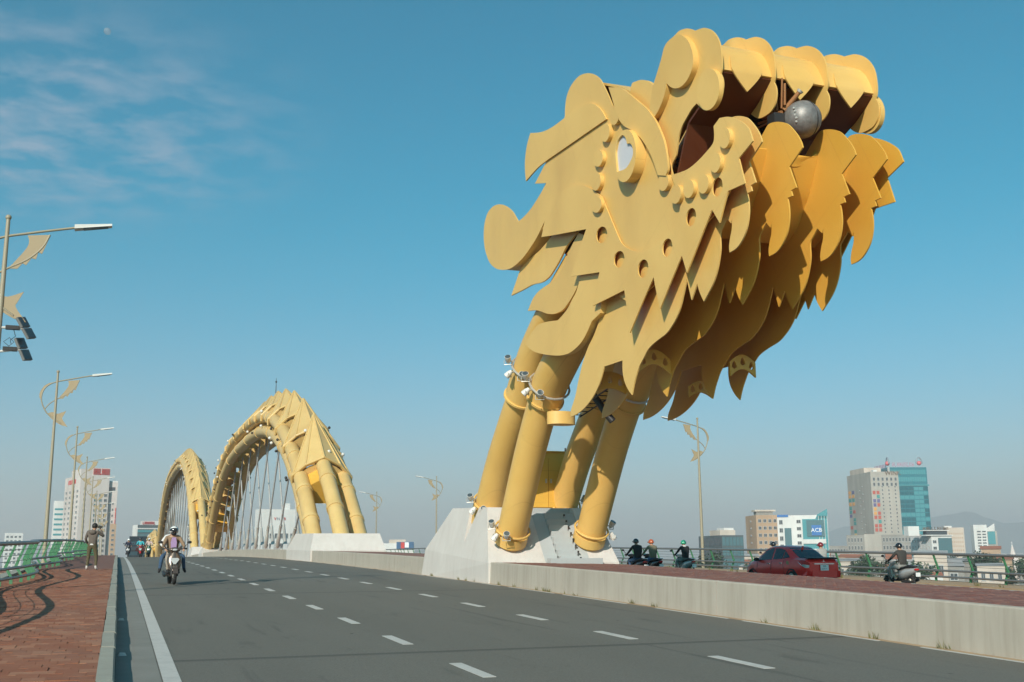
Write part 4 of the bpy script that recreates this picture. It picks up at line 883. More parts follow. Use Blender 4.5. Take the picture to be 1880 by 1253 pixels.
# ------------------------------------------------------------------ scooters
tyre_m = cmat('tyre_rubber', (.018, .018, .018), .8); seat_m = cmat('black_vinyl', (.015, .015, .016), .5); chrome = cmat('chrome', (.6, .6, .6), .2)
chrome.node_tree.nodes['Principled BSDF'].inputs['Metallic'].default_value = .9
redlens = cmat('red_lens', (.45, .015, .012), .2); clear_l = cmat('clear_lens', (.42, .43, .43), .12); plate_w = cmat('number_plate_white', (.72, .72, .70), .5)
def body_paint(name, c, rough=.25, metal=0):
    M = bpy.data.materials.get(name) or mat(name, c, rough, metal); M.node_tree.nodes['Principled BSDF'].inputs['Coat Weight'].default_value = .6; M.node_tree.nodes['Principled BSDF'].inputs['Coat Roughness'].default_value = .08
    return M
def make_scooter(loc, rz, label, paint_, group, trim=None, slope=True, rack=False):
    r_ = empty('motor_scooter', loc, rz, label, 'scooter', group)
    trim = trim or seat_m
    for y in (.64, -.62):
        q = MB(); K = 22; q.tube([(0, y+.205*math.cos(2*PI*k/K), .255+.205*math.sin(2*PI*k/K)) for k in range(K+1)], .052, 10, 0, False, (1, 0, 0)); w_ = q.build('wheel', tyre_m, r_, 60)
        q = MB(); q.tube([(-.05, y, .255), (.05, y, .255)], .055, 10); 
        for k in range(5): q.tube([(0, y, .255), (0, y+.17*math.cos(2*PI*k/5), .255+.17*math.sin(2*PI*k/5))], .02, 6)
        K = 18; q.tube([(0, y+.165*math.cos(2*PI*k/K), .255+.165*math.sin(2*PI*k/K)) for k in range(K+1)], .022, 6, 0, False, (1, 0, 0)); q.build('rim', galv, w_, 50)
    def ring(y, z0, z1, w, n=12): return [(w*math.cos(a), y, (z0+z1)/2+(z1-z0)/2*math.sin(a)) for a in [2*PI*j/n for j in range(n)]]
    q = MB(); K = 7; q.loft([[(sx*.075, .64+.285*math.cos(a), .255+.285*math.sin(a)) for sx in (-1, -.6, .6, 1)]+[(sx*.075, .64+.262*math.cos(a), .255+.262*math.sin(a)) for sx in (1, .6, -.6, -1)] for a in [R(15+140*k/K) for k in range(K+1)]]); q.build('front_mudguard', paint_, r_, 50)
    for s_ in (-1, 1): q = MB(); q.tube([(.085*s_, .64, .255), (.075*s_, .50, .72)], .028, 8); q.build('fork', trim, r_, 50)
    # front shield: shaped apron from handlebar down to the footboard
    q = MB(); sh = [(.62, .42, .10), (.56, .55, .19), (.52, .68, .23), (.49, .80, .22), (.46, .92, .15), (.45, .97, .08)]
    q.loft([[(w*math.sin(a), y-.10*(1-math.cos(a))*1.2, z) for a in [-1.25+2.5*j/8 for j in range(9)]]+[(w*.93*math.sin(a), y-.05-.10*(1-math.cos(a))*1.2, z) for a in [1.25-2.5*j/8 for j in range(9)]] for y, z, w in sh]); q.build('front_shield', paint_, r_, 60)
    q = MB(); q.hexa([(-.03, .60, .60), (.03, .60, .60), (.03, .50, .60), (-.03, .50, .60), (-.135, .555, .74), (.135, .555, .74), (.13, .42, .74), (-.13, .42, .74)]); q.hexa([(-.135, .556, .741), (.135, .556, .741), (.13, .42, .741), (-.13, .42, .741), (-.09, .54, .78), (.09, .54, .78), (.11, .42, .78), (-.11, .42, .78)]); q.build('headlight', clear_l, r_)
    q = MB(); q.loft([ring(.50, 1.00, 1.06, .10), ring(.46, .95, 1.10, .17), ring(.38, .96, 1.09, .16)]); q.build('handlebar_cowl', paint_, r_, 60)
    q = MB(); q.sphere((0, .515, 1.02), (.075, .03, .035), 12, 6); q.build('upper_lamp', clear_l, r_, 60)
    q = MB(); q.tube([(-.36, .30, 1.06), (-.22, .40, 1.05), (0, .42, 1.04), (.22, .40, 1.05), (.36, .30, 1.06)], .018, 8); q.build('handlebar', darkmetal, r_, 50)
    for s_ in (-1, 1):
        q = MB(); q.tube([(.24*s_, .38, 1.06), (.33*s_, .38, 1.16), (.38*s_, .39, 1.22)], .010, 6); q.sphere((.42*s_, .39, 1.25), (.075, .018, .045), 12, 6); q.build('mirror', darkmetal, r_, 60)
        q = MB(); q.tube([(.36*s_, .30, 1.06), (.26*s_, .375, 1.055)], .025, 8); q.build('grip', seat_m, r_, 50)
    q = MB(); q.loft([ring(.48, .33, .42, .14), ring(.30, .30, .37, .19), ring(.05, .30, .37, .19), ring(-.10, .32, .52, .17)]); q.build('footboard', trim, r_, 60)
    q = MB(); q.loft([ring(-.02, .36, .55, .10), ring(-.15, .36, .74, .17), ring(-.45, .40, .80, .19), ring(-.80, .56, .80, .16), ring(-1.0, .70, .80, .10)]); q.build('rear_body', paint_, r_, 60)
    q = MB(); q.loft([ring(.06, .70, .78, .09), ring(-.10, .72, .84, .14), ring(-.40, .74, .86, .155), ring(-.62, .78, .91, .145), ring(-.93, .80, .90, .10)]); q.build('seat', seat_m, r_, 60)
    q = MB(); q.loft([ring(-.98, .69, .79, .11), ring(-1.03, .71, .78, .09)]); q.build('tail_light', redlens, r_, 60)
    q = MB(); q.tube([(0, -.80, .62), (0, -1.02, .42)], .04, 8); q.build('rear_mudguard', seat_m, r_, 50)
    q = MB(); q.box((-.10, -1.075, .48), (.10, -1.065, .63)); q.build('number_plate', plate_w, r_)
    q = MB(); q.tube([(.15, -.20, .28), (.17, -.45, .27), (.17, -.85, .36)], [.035, .06, .055], 10); q.build('exhaust', galv if False else darkmetal, r_, 50)
    q = MB(); q.loft([ring(-.20, .22, .38, .12), ring(-.55, .20, .34, .13), ring(-.72, .22, .32, .08)]); q.build('engine', darkmetal, r_, 60)
    q = MB(); q.tube([(-.08, -.75, .83), (-.11, -1.0, .88), (.11, -1.0, .88), (.08, -.75, .83)], .014, 6); q.build('grab_rail', chrome if not rack else darkmetal, r_, 50)
    return r_
def ride(X, Y, zf, rz, label, paint_, group, rider, scale=.95, trim=None, pose=RIDE):
    z = zf(X, Y); s_ = make_scooter((X, Y, z), rz, label, paint_, group, trim); s_.scale = (scale,)*3
    p, hd = figure('person', (X, Y, z), rz, rider['label'], pose, rider['top'], rider['legs'], rider.get('shoe', shoe_d), 'riders on scooters', scale, rider.get('sleeve'))
    helmet(p, hd, rider['helmet'], rider.get('h2'), rider.get('band', False)); face(p, hd, rider.get('mask'))
    return s_, p
zl_ = lambda X, Y: zd(Y)+.006
blackm = cmat('black_cloth', (.016, .016, .018)); whitec = cmat('white_cloth', (.62, .60, .58)); brown = cmat('brown_jacket_cloth', (.235, .155, .095)); lilac = cmat('lilac_shirt', (.36, .24, .42)); denim = cmat('blue_denim', (.035, .075, .14)); navy = cmat('navy_cloth', (.02, .025, .05))
greyc = cmat('grey_cloth', (.32, .32, .30)); olive = cmat('olive_cloth', (.16, .145, .095)); khaki = cmat('khaki_trousers', (.085, .07, .035)); hoodie = cmat('brown_grey_hoodie', (.11, .088, .072)); cyan = cmat('cyan_shirt', (.05, .40, .46)); redc = cmat('red_cloth', (.30, .03, .03))
hb = body_paint('black_helmet', (.012, .012, .014)); hw = body_paint('white_helmet', (.70, .69, .66)); ho = body_paint('orange_helmet', (.42, .09, .025)); hg = body_paint('green_helmet', (.02, .30, .16)); hr = body_paint('dark_red_helmet', (.18, .015, .02)); pbr = body_paint('bronze_scooter_paint', (.12, .088, .07), .28, .5); pw = body_paint('silver_scooter_paint', (.45, .45, .44), .3, .3); pb = body_paint('black_scooter_paint', (.014, .014, .016)); pr_ = body_paint('red_scooter_paint', (.35, .02, .02)); pg = body_paint('green_scooter_paint', (.015, .09, .05))
# the scooter that comes towards us, rider and passenger
s0, p0 = ride(1.56, 34.2, zl_, PI+.06, 'bronze scooter with chrome headlight riding towards the camera', pbr, 'scooters on the bridge', dict(label='rider in brown jacket, lilac shirt, black mask and white helmet', top=brown, legs=cmat('beige_trousers', (.30, .25, .20)), helmet=hw, h2=hb, band=True, mask=blackm, shoe=shoe_d), .97)
q = MB(); q.loft([[(x, .04+(.0 if abs(x) > .05 else .004)-.12+.075, z) for x in (-w, w)]+[(x, -.12, z) for x in (w, -w)] for z, w in ((1.06, .075), (1.25, .085), (1.40, .05))]); q.v = [v+Vector((0, .09, 0)) for v in q.v]; q.build('shirt_front', lilac, p0, 60)
p1, hd = figure('person', (1.56, 34.2, zl_(1.56, 34.2)), PI+.06, 'passenger in white top and blue jeans behind the rider in brown', BACKSEAT, whitec, denim, shoe_d, 'riders on scooters', .97)
helmet(p1, hd, hb); face(p1, hd)
# pedestrian with a camera on the left pavement
WALK = dict(pelvis=(0, 0, .92), spine=(0, -.01, 1.10), chest=(0, -.02, 1.32), neck=(.01, 0, 1.47), head=(.04, .03, 1.60), shoulder=(.19, -.01, 1.40), elbowL=(-.27, .02, 1.13), wristL=(-.22, .18, .98), elbowR=(.36, .10, 1.24), wristR=(.20, .20, 1.52), hip=(.10, 0, .88), kneeL=(-.13, .03, .48), ankleL=(-.15, -.03, .085), toeL=(-.17, .10, .035), kneeR=(.15, .05, .48), ankleR=(.17, -.01, .085), toeR=(.20, .12, .035))
pd, hd = figure('person', (-.84, 41.9, zd(41.9)+.203), -.25, 'standing photographer seen from behind in brown hoodie and khaki trousers', WALK, hoodie, khaki, shoe_w, None, .95)
q = MB(); q.sphere((hd.x, hd.y-.012, hd.z+.025), (.104, .112, .118), 14, 8, 0, -.55, 1); q.build('hair', hair, pd, 60)
face(pd, hd)
q = MB(); K = 14; q.loft([[(.165*math.cos(2*PI*k/K), .125*math.sin(2*PI*k/K)-.0, z) for k in range(K)] for z in (.925, .985)]); q.build('shirt_hem', whitec, pd, 50)
q = MB(); q.sphere((0, -.12, 1.40), (.13, .06, .09), 12, 6); q.build('hood', hoodie, pd, 60)
cmr = empty('camera', pd.matrix_basis@Vector((.17, .27, 1.60)), -.25, 'small dark camera held up to the face of the photographer', 'camera')
q = MB(); q.box((-.065, -.03, -.045), (.065, .03, .045)); cb_ = q.build('camera_body', seat_m, cmr); q = MB(); q.tube([(0, .03, 0), (0, .12, 0)], [.034, .038], 12); q.build('lens', darkmetal, cmr, 50)
# riders coming over the crest
for X, Y, lb, pt, rd in ((.98, 112, 'dark scooter at the crest with a rider in a white hat', pb, dict(label='rider in white hat and navy clothes at the left of the crest', top=navy, legs=navy, helmet=hw)),
                         (1.95, 106, 'scooter loaded with dark bags, ridden over the crest in cyan shirt', pr_, dict(label='rider in bright cyan shirt coming over the crest', top=cyan, legs=blackm, helmet=hb)),
                         (2.75, 108, 'green scooter at the crest beside the cyan rider', pg, dict(label='rider in white helmet and pale shirt at the right of the crest', top=cmat('pale_pink_shirt', (.55, .42, .38)), legs=blackm, helmet=hw, h2=hb)),
                         (2.38, 121, 'dark scooter half hidden between two riders at the crest', pb, dict(label='rider all in black half hidden at the crest', top=blackm, legs=redc, helmet=hb))):
    ride(X, Y, zl_, PI, lb, pt, 'scooters on the bridge', rd, 1.0)
    if X == 1.95:
        z = zl_(X, Y); q = MB(); q.hexa([(-.42, -.1, .55), (.42, -.1, .55), (.40, .3, .55), (-.40, .3, .55), (-.36, -.05, .84), (.36, -.05, .84), (.34, .25, .80), (-.34, .25, .80)])
        b_ = q.build('cargo_bag', cmat('dark_red_bag', (.05, .012, .012)), None); b_.location = (X, Y-.45, z); tag(b_, 'dark red cargo bag across the scooter of the cyan rider', 'bag')
# riders on the far carriageway, heading away
zr_ = lambda X, Y: zfar(X, Y)+.005
for X, Y, lb, pt, rd in ((20.0, 41.0, 'dark scooter nearest the white pedestal on the far road', pb, dict(label='rider in black jacket and black helmet beside the pedestal', top=blackm, legs=denim, helmet=hb)),
                         (21.4, 42.4, 'black scooter with red tail light under the olive jacket rider', pb, dict(label='rider in olive jacket and orange helmet on the far road', top=olive, legs=cmat('bright_denim', (.04, .10, .20)), helmet=ho)),
                         (23.6, 43.6, 'silver and black scooter ridden under a green helmet', pw, dict(label='rider in black jacket, white collar and green helmet', top=blackm, legs=cmat('teal_grey_trousers', (.13, .17, .17)), helmet=hg, h2=whitec)),
                         (26.6, 33.0, 'white scooter with red tail light at the far right railing', pw, dict(label='rider in dark grey jacket and pale rain skirt at far right', top=cmat('dark_grey_jacket', (.045, .042, .038)), legs=greyc, helmet=hb)),
                         (27.3, 42.2, 'scooter hidden behind the roof of the red car', pb, dict(label='rider in black helmet showing above the red car roof', top=blackm, legs=denim, helmet=hb)),
                         (27.5, 39.0, 'scooter hidden behind the boot of the red car', pr_, dict(label='rider in dark red helmet showing behind the red car', top=greyc, legs=denim, helmet=hr))):
    s_, p = ride(X, Y, zr_, -.02, lb, pt, 'scooters on the bridge', rd, .94)
    if X == 23.6:
        q = MB(); q.sphere((0, -.13, 1.45), (.12, .10, .055), 12, 6); q.build('collar', whitec, p, 60)
# ------------------------------------------------------------------ red saloon car
car_red = body_paint('red_car_paint', (.80, .026, .02), .3, 0); glass_c = mat('car_glass', (.02, .025, .028), .05)
glass_c.node_tree.nodes['Principled BSDF'].inputs['Specular IOR Level'].default_value = .8
def lerp_tab(tab, y):
    for (a, va), (b, vb) in zip(tab, tab[1:]):
        if a <= y <= b:
            t = (y-a)/(b-a); t = t*t*(3-2*t) if False else t; return va+(vb-va)*t
    return tab[0][1] if y < tab[0][0] else tab[-1][1]
ZT = [(-2.12, .90), (-2.05, .985), (-1.75, 1.015), (-1.45, 1.03), (-1.2, 1.165), (-.9, 1.345), (-.6, 1.455), (-.2, 1.50), (.2, 1.495), (.5, 1.44), (.85, 1.255), (1.2, 1.03), (1.35, .97), (1.7, .87), (1.95, .76), (2.08, .62), (2.12, .52)]
ZBL = [(-2.12, .86), (-2.0, .93), (-1.5, .975), (-.8, .955), (.3, .92), (1.2, .90), (1.5, .86), (1.9, .73), (2.12, .5)]
WB = [(-2.12, .60), (-2.02, .70), (-1.8, .77), (-1.2, .81), (0, .835), (1.2, .81), (1.7, .76), (1.95, .68), (2.12, .50)]
WR = [(-2.12, .52), (-1.5, .66), (-1.2, .60), (-.6, .55), (.3, .56), (.8, .60), (1.25, .68), (1.6, .66), (2.12, .44)]
ZB = [(-2.12, .42), (-2.0, .27), (-1.5, .22), (1.6, .20), (2.0, .24), (2.12, .34)]
def sect(y):
    zt, zb2, wb, wr, z0 = (lerp_tab(t, y) for t in (ZT, ZBL, WB, WR, ZB)); zt = max(zt, zb2+.015); wr = min(wr, wb-.03)
    return [(0, z0), (wb*.82, z0), (wb*.97, z0+.10), (wb*1.02, z0+(zb2-z0)*.48), (wb*1.0, z0+(zb2-z0)*.80), (wb*.955, zb2), (wr+.012, zt-.055 if zt-zb2 > .1 else zt-.012), (wr*.86, zt-.012), (0, zt)]
def surf(y, k, side):
    s_ = sect(y); i = min(int(k), 7); t = k-i; x = s_[i][0]+(s_[i+1][0]-s_[i][0])*t; z = s_[i][1]+(s_[i+1][1]-s_[i][1])*t
    return Vector((x*side, y, z))
car = empty('saloon_car', (0, 0, 0), 0, 'glossy red saloon car driving away on the far road behind the median', 'car')
q = MB(); yl = sorted(set([round(-2.12+4.24*i/44, 4) for i in range(45)]))
q.loft([[Vector((x, y, z)) for x, z in sect(y)]+[Vector((-x, y, z)) for x, z in reversed(sect(y)[1:-1])] for y in yl]); q.build('body', car_red, car, 38)
def patch(name, m_, rows, off=.008, sides=(1, -1), parent=None):      # rows: list of (y, k0, k1)
    for sd in sides:
        q = MB(); G = []
        for y, k0, k1 in rows:
            line = []
            for j in range(6):
                k = k0+(k1-k0)*j/5; p = surf(y, k, sd); a = surf(y, min(k+.05, 7.99), sd)-surf(y, max(k-.05, 0), sd); b = surf(min(y+.03, 2.12), k, sd)-surf(max(y-.03, -2.12), k, sd); n_ = a.cross(b)*-sd
                n_.normalize(); 
                if n_.dot(Vector((p.x, 0, p.z-.7))) < 0: n_ = -n_
                line.append((p, n_))
            G.append(line)
        ring = [[p+n_*off for p, n_ in l]+[p-n_*.004 for p, n_ in reversed(l)] for l in G]
        q.loft(ring); q.build(name, m_, parent or car, 40)
patch('side_window', glass_c, [(1.08, 5.12, 5.2), (.9, 5.1, 5.5), (.6, 5.1, 5.88), (.2, 5.1, 5.9), (.03, 5.1, 5.9)])
patch('side_window', glass_c, [(-.08, 5.1, 5.9), (-.4, 5.1, 5.9), (-.66, 5.12, 5.86)])
patch('quarter_window', glass_c, [(-.70, 5.12, 5.82), (-.88, 5.22, 5.66), (-1.08, 5.38, 5.44)])
for nm, rows in (('rear_window', [(-1.44, .80), (-1.3, .84), (-1.0, .86), (-.72, .86)]), ('windscreen', [(1.24, .88), (1.0, .88), (.7, .87), (.5, .86)])):
    q = MB(); ring = []
    for y, w_ in rows:
        wr = min(lerp_tab(WR, y), lerp_tab(WB, y)-.03); zt = lerp_tab(ZT, y); l = [Vector((wr*w_*u, y+(.0), zt+.008-(.010+.002)*abs(u)**2)) for u in (-1, -.6, -.2, .2, .6, 1)]
        ring.append(l+[p-Vector((0, 0, .02)) for p in reversed(l)])
    q.loft(ring); q.build(nm, glass_c, car, 40)
for sd in (-1, 1):
    for y in (.16, -.62):
        p = surf(y, 4.35, sd); q = MB(); q.hexa([(p.x, y-.09, p.z-.018), (p.x+.03*sd, y-.08, p.z-.015), (p.x+.03*sd, y+.08, p.z-.015), (p.x, y+.09, p.z-.018), (p.x, y-.09, p.z+.018), (p.x+.03*sd, y-.08, p.z+.015), (p.x+.03*sd, y+.08, p.z+.015), (p.x, y+.09, p.z+.018)]); q.build('door_handle', chrome, car)
    for y in (.98, .0, -.86):
        q = MB(); l = [surf(y+(.10*(1-abs(k-4)/2) if y < -.5 else 0), k, sd) for k in (2.2, 2.8, 3.4, 4.0, 4.6, 5.0)]; q.tube([p+Vector((.002*sd, 0, 0)) for p in l], .007, 4); q.build('door_gap', seat_m, car)
    p = surf(.92, 5.1, sd); q = MB(); q.sphere((p.x+.13*sd, .88, p.z+.06), (.12, .055, .075), 12, 8); q.tube([(p.x, .9, p.z+.01), (p.x+.08*sd, .9, p.z+.03)], .03, 6); q.build('side_mirror', seat_m, car, 60)
    for y in (1.32, -1.27):
        q = MB(); wx = .72*sd; q.tube([(wx-.10*sd, y, .29), (wx-.09*sd, y, .29), (wx+.09*sd, y, .29), (wx+.10*sd, y, .29)], [.27, .295, .295, .27], 24); w_ = q.build('wheel', tyre_m, car, 40)
        q = MB(); q.tube([(wx+.08*sd, y, .29), (wx+.108*sd, y, .29)], .20, 20); q.build('rim', galv, w_, 40)
        q = MB(); K = 14; q.tube([(wx+.085*sd, y+.335*math.cos(PI*k/K), .29+.335*math.sin(PI*k/K)) for k in range(K+1)], .035, 6); q.build('wheel_arch', seat_m, car, 50)
    patch('headlamp', clear_l, [(1.72, 4.5, 5.0), (1.88, 4.2, 5.0), (2.0, 4.1, 4.9)], .01, (sd,))
    patch('tail_lamp', redlens, [(-1.72, 4.35, 4.75), (-1.82, 4.05, 5.0), (-1.95, 3.75, 5.0), (-2.06, 3.7, 4.9), (-2.115, 3.75, 4.75)], .014, (sd,))
    patch('reverse_lamp', clear_l, [(-1.90, 3.72, 4.02), (-2.0, 3.45, 4.0), (-2.06, 3.4, 3.98), (-2.115, 3.45, 3.98)], .018, (sd,))
    patch('tail_lamp_trim', chrome, [(-1.66, 4.5, 4.6), (-1.72, 4.25, 4.35), (-1.82, 3.92, 4.04), (-1.92, 3.66, 3.74)], .018, (sd,))
q = MB(); q.hexa([(-.62, -2.08, .985), (.62, -2.08, .985), (.60, -1.84, 1.02), (-.60, -1.84, 1.02), (-.62, -2.13, 1.03), (.62, -2.13, 1.03), (.58, -1.86, 1.055), (-.58, -1.86, 1.055)]); q.build('boot_spoiler', seat_m, car)
q = MB(); q.box((-.42, -2.155, .80), (.42, -2.118, .84)); q.build('boot_strip', chrome, car)
q = MB(); q.box((-.52, -2.16, .34), (.52, -2.0, .56)); q.hexa([(-.74, -2.05, .34), (.74, -2.05, .34), (.78, -1.7, .30), (-.78, -1.7, .30), (-.70, -2.12, .58), (.70, -2.12, .58), (.80, -1.75, .60), (-.80, -1.75, .60)]); q.build('rear_bumper', car_red, car, 30)
q = MB(); q.box((-.17, -2.168, .585), (.17, -2.15, .785)); np_ = q.build('number_plate', plate_w, car)
ink = cmat('dark_blue_ink', (.05, .06, .10)); lettering('43A', .085, ink, np_, (0, -2.170, .735), (PI/2, 0, 0), .001); lettering('079.71', .085, ink, np_, (0, -2.170, .640), (PI/2, 0, 0), .001)
q = MB()
for a_ in (90, 210, 330):
    d = Vector((math.cos(R(a_)), 0, math.sin(R(a_)))); n_ = Vector((-d.z, 0, d.x)); b_ = len(q.v); pts = [Vector((0, 0, 0)), d*.028+n_*.016, d*.056, d*.028-n_*.016]
    q.hexa([p+Vector((0, -2.135, .915)) for p in pts]+[p+Vector((0, -2.122, .915)) for p in pts])
q.build('boot_badge', chrome, car)
q = MB(); q.tube([(0, -.86, 1.36), (0, -.92, 1.47)], [.06, .02], 4); q.build('roof_fin', cmat('bright_red_plastic', (.7, .05, .03), .4), car)
q = MB(); p = surf(-1.05, 4.25, -1); q.tube([(p.x+.004, -1.05, p.z), (p.x-.01, -1.05, p.z)], .085, 16); q.build('fuel_flap', cmat('tan_sticker', (.45, .30, .16)), car, 40)
for X_, hx in ((-.32, 0), (.32, 0)):
    q = MB(); q.sphere((X_, -.05, 1.10), (.10, .10, .14), 10, 6); q.build('headrest', seat_m, car, 60)
car.location = (23.95, 35.9, zfar(23.95, 35.9)-.02); car.rotation_euler = (0, 0, .0)
# ------------------------------------------------------------------ the city on the far bank
GZ = -12.5
def wallmat(name, c, d=.08):
    return bpy.data.materials.get(name) or mat(name, c, .8, 0, lambda nt, b: (lambda g: (g.set(b, 'Base Color', g.mix(g.rng(g.noise(.12, 5, .6, g.map((1, 1, .25))), .35, .7), c, tuple(max(0, x*(1-d*3)) for x in c)))))(NG(nt)))
wpink = wallmat('pale_pink_wall', (.58, .52, .49)); wwhite = wallmat('white_wall', (.66, .65, .63)); wbeige = wallmat('beige_wall', (.40, .37, .33)); wtan = wallmat('tan_wall', (.44, .30, .20)); wgrey = wallmat('grey_wall', (.27, .26, .24)); wcream = wallmat('cream_wall', (.55, .47, .40))
wdark = wallmat('dark_glass_wall', (.085, .11, .12)); roofred = wallmat('red_tile_roof', (.32, .12, .07)); roofgrey = wallmat('grey_sheet_roof', (.33, .33, .33)); wblue = wallmat('blue_wall', (.06, .13, .24))
def glassm(name, c, r_=.12): return bpy.data.materials.get(name) or mat(name, c, r_, 0, None, .7)
teal = glassm('teal_curtain_glass', (.025, .165, .20)); teal_l = glassm('light_teal_glass', (.06, .25, .28)); teal_d = glassm('deep_teal_glass', (.012, .10, .125)); wing = glassm('window_glass', (.05, .065, .075)); wing2 = glassm('blue_window_glass', (.07, .15, .17)); framew = wallmat('window_frame', (.45, .45, .44))
signred = cmat('sign_red', (.52, .05, .04), .5); signblue = cmat('sign_blue', (.02, .13, .36), .5); signwhite = cmat('sign_white', (.75, .75, .75), .5); signgrey = cmat('sign_grey', (.22, .26, .30), .5); signbrown = cmat('sign_brown', (.16, .11, .08), .5)
_wm = {}
def wmesh(gl, fr=None, rim=.10):
    k = (gl.name, fr.name if fr else '', rim)
    if k not in _wm:
        q = MB(); r_ = rim
        if fr:
            for lo, hi in (((0, -.16, 0), (r_, 0, 1)), ((1-r_, -.16, 0), (1, 0, 1)), ((r_, -.16, 0), (1-r_, 0, r_)), ((r_, -.16, 1-r_), (1-r_, 0, 1)), ((.47, -.12, r_), (.53, 0, 1-r_))): q.box(lo, hi, 1)
            q.box((r_, -.06, r_), (1-r_, 0, 1-r_), 0)
        else: q.box((0, -.12, 0), (1, 0, 1), 0)
        _wm[k] = q.mesh('window', [gl, fr or gl])
    return _wm[k]
class Bld:
    def __init__(s, name, label, pa, pb, pc, ptop, D, phi=18, wall=None, cat='building', pbot=None, group=None):
        s.D = D; s.k = D/2035.0; e = ray(pb, 1015); e = Vector((e.x, e.y, 0)).normalized(); s.o = Vector((e.x*D, e.y*D, GZ))
        base = math.atan2(e.y, e.x)-PI/2; ph = R(phi) if pb > pa else 0
        s.w = (pc-pb)*s.k/math.cos(ph); s.d = max(6, (pb-pa)*s.k/math.sin(ph)) if ph else 14*s.k*2
        s.h = onD(pb, ptop, D).z-GZ; s.root = empty(name, s.o, base+ph, label, cat, group)
        if wall:
            q = MB(); q.box((0, 0, 0), (s.w, s.d, s.h)); s.wall = q.build('wall', wall, s.root)
    def z(s, py): return onD(CX, py, s.D).z-GZ-((CX-CX)*0)
    def zz(s, py): # height of a pixel row near this building
        return s.h-(py-s.pt)*s.k
    def boxp(s, name, lo, hi, m_, parent=None): q = MB(); q.box(lo, hi); return q.build(name, m_, parent or s.root)
    def grid(s, face, a0, a1, z0, z1, na, nz, me, fa=.62, fz=.55, name='window', skip=None):
        da, dz = (a1-a0)/na, (z1-z0)/nz
        for i in range(na):
            for j in range(nz):
                if skip and skip(i, j): continue
                m_ = me(i, j) if callable(me) else me
                o = link(name, m_, s.root); a = a0+da*(i+.5-fa/2); z = z0+dz*(j+.5-fz/2)
                if face == 'f': o.location = (a, -.002, z); o.scale = (da*fa, 1, dz*fz)
                else: o.location = (-.002, a+da*fa, z); o.rotation_euler = (0, 0, -PI/2); o.scale = (da*fa, 1, dz*fz)
    def bars(s, x0, x1, y, z, h, n, m_, seed=1):
        random.seed(seed); q = MB(); w = (x1-x0)/n
        for i in range(n):
            t = random.choice((0, 1, 2)); a = x0+i*w
            q.box((a+.1*w, y-.1, z), (a+.28*w, y+.1, z+h))
            if t: q.box((a+.3*w, y-.1, z+(h*.4 if t == 1 else 0)), (a+.75*w, y+.1, z+(h*.6 if t == 1 else h*.2)))
            if t < 2: q.box((a+.6*w, y-.1, z), (a+.78*w, y+.1, z+h))
        return q.build('rooftop_sign', m_, s.root)
A_ = wmesh(wing, framew); B_ = wmesh(wing2, framew); Cg = wmesh(wing2)
# --- left bank group
b = Bld('apartment_tower', 'tall pale pink tower block with red rooftop letters, left of the photographer', 113, 139, 186, 872, 640, 14, wpink)
b.grid('s', 1, b.d-1, 6, b.h*.88, 4, 16, A_, .45, .5); b.grid('f', b.w*.02, b.w*.30, 6, b.h*.9, 1, 16, A_, .3, .5); b.grid('f', b.w*.46, b.w*.98, 6, b.h*.84, 3, 16, lambda i, j: B_ if i < 2 else A_, .62, .6)
b.bars(b.w*.42, b.w*1.0, .12, b.h+.4, 3.4, 8, signred, 4); q = MB(); q.box((b.w*.0, .5, b.h), (b.w*.40, b.d*.6, b.h+3.4)); q.build('lift_tower', wpink, b.root); b.boxp('roof_slab', (b.w*.4, .3, b.h+.001), (b.w*1.02, .8, b.h+4.2), wpink)
q = MB()
for i in range(5): q.box((-.16, b.d*(.30+.10*i), b.h*.93), (-.02, b.d*(.36+.10*i), b.h*.97))
q.build('wall_sign', signred, b.root)
b2 = Bld('apartment_wing', 'right-hand wing of the pale pink tower with red vertical sign', 0, 186, 206, 886, 646, 0, wpink)
b2.boxp('roof_frame', (0, 0, b2.h-.1), (b2.w, .6, b2.h+.9), wwhite); b2.boxp('roof_opening', (.5, -.1, b2.h-4.5), (b2.w-1.2, -.003, b2.h-2.6), wing); b2.grid('f', b2.w*.55, b2.w*.80, 6, b2.h*.82, 1, 12, A_, .5, .4); b2.boxp('vertical_sign', (b2.w-.6, -.9, b2.h*.55), (b2.w-.2, -.1, b2.h*.75), signred)
b3 = Bld('striped_block', 'white office block with horizontal teal window bands at far left', 0, 92, 114.5, 920, 700, 0, wwhite)
for j in range(int((b3.h-4)/2.95)): b3.boxp('window_band', (.8, -.10, 4+j*2.95), (b3.w-.1, -.003, 5.1+j*2.95), teal_l)
b = Bld('pale_block', 'small hazy pale block above the left railing', 0, 6, 34, 979, 1500, 0, wwhite); b.grid('f', 1, b.w-1, 4, b.h-2, 4, 8, A_)
b = Bld('tan_sliver', 'narrow tan building behind the right wing of the pink tower', 0, 199, 209, 962, 560, 0, wtan); b.grid('f', .3, b.w-.3, 8, b.h-2, 1, 9, A_, .6, .5)
b = Bld('glass_office', 'glass office block with a red rooftop sign above the crest', 243, 250, 289, 964, 760, 14, wdark)
b.h2 = b.h
for j in range(int((b.h-2)/2.9)): b.boxp('glass_band', (0, -.3, 2+j*2.9), (b.w, -.003, 4.1+j*2.9), (teal_l, Cg and wing2)[j % 2])
for j in (7, 9, 11): b.boxp('floor_slab', (-.1, -.9, 1.1+j*2.9), (b.w+.2, -.301, 1.9+j*2.9), wwhite)
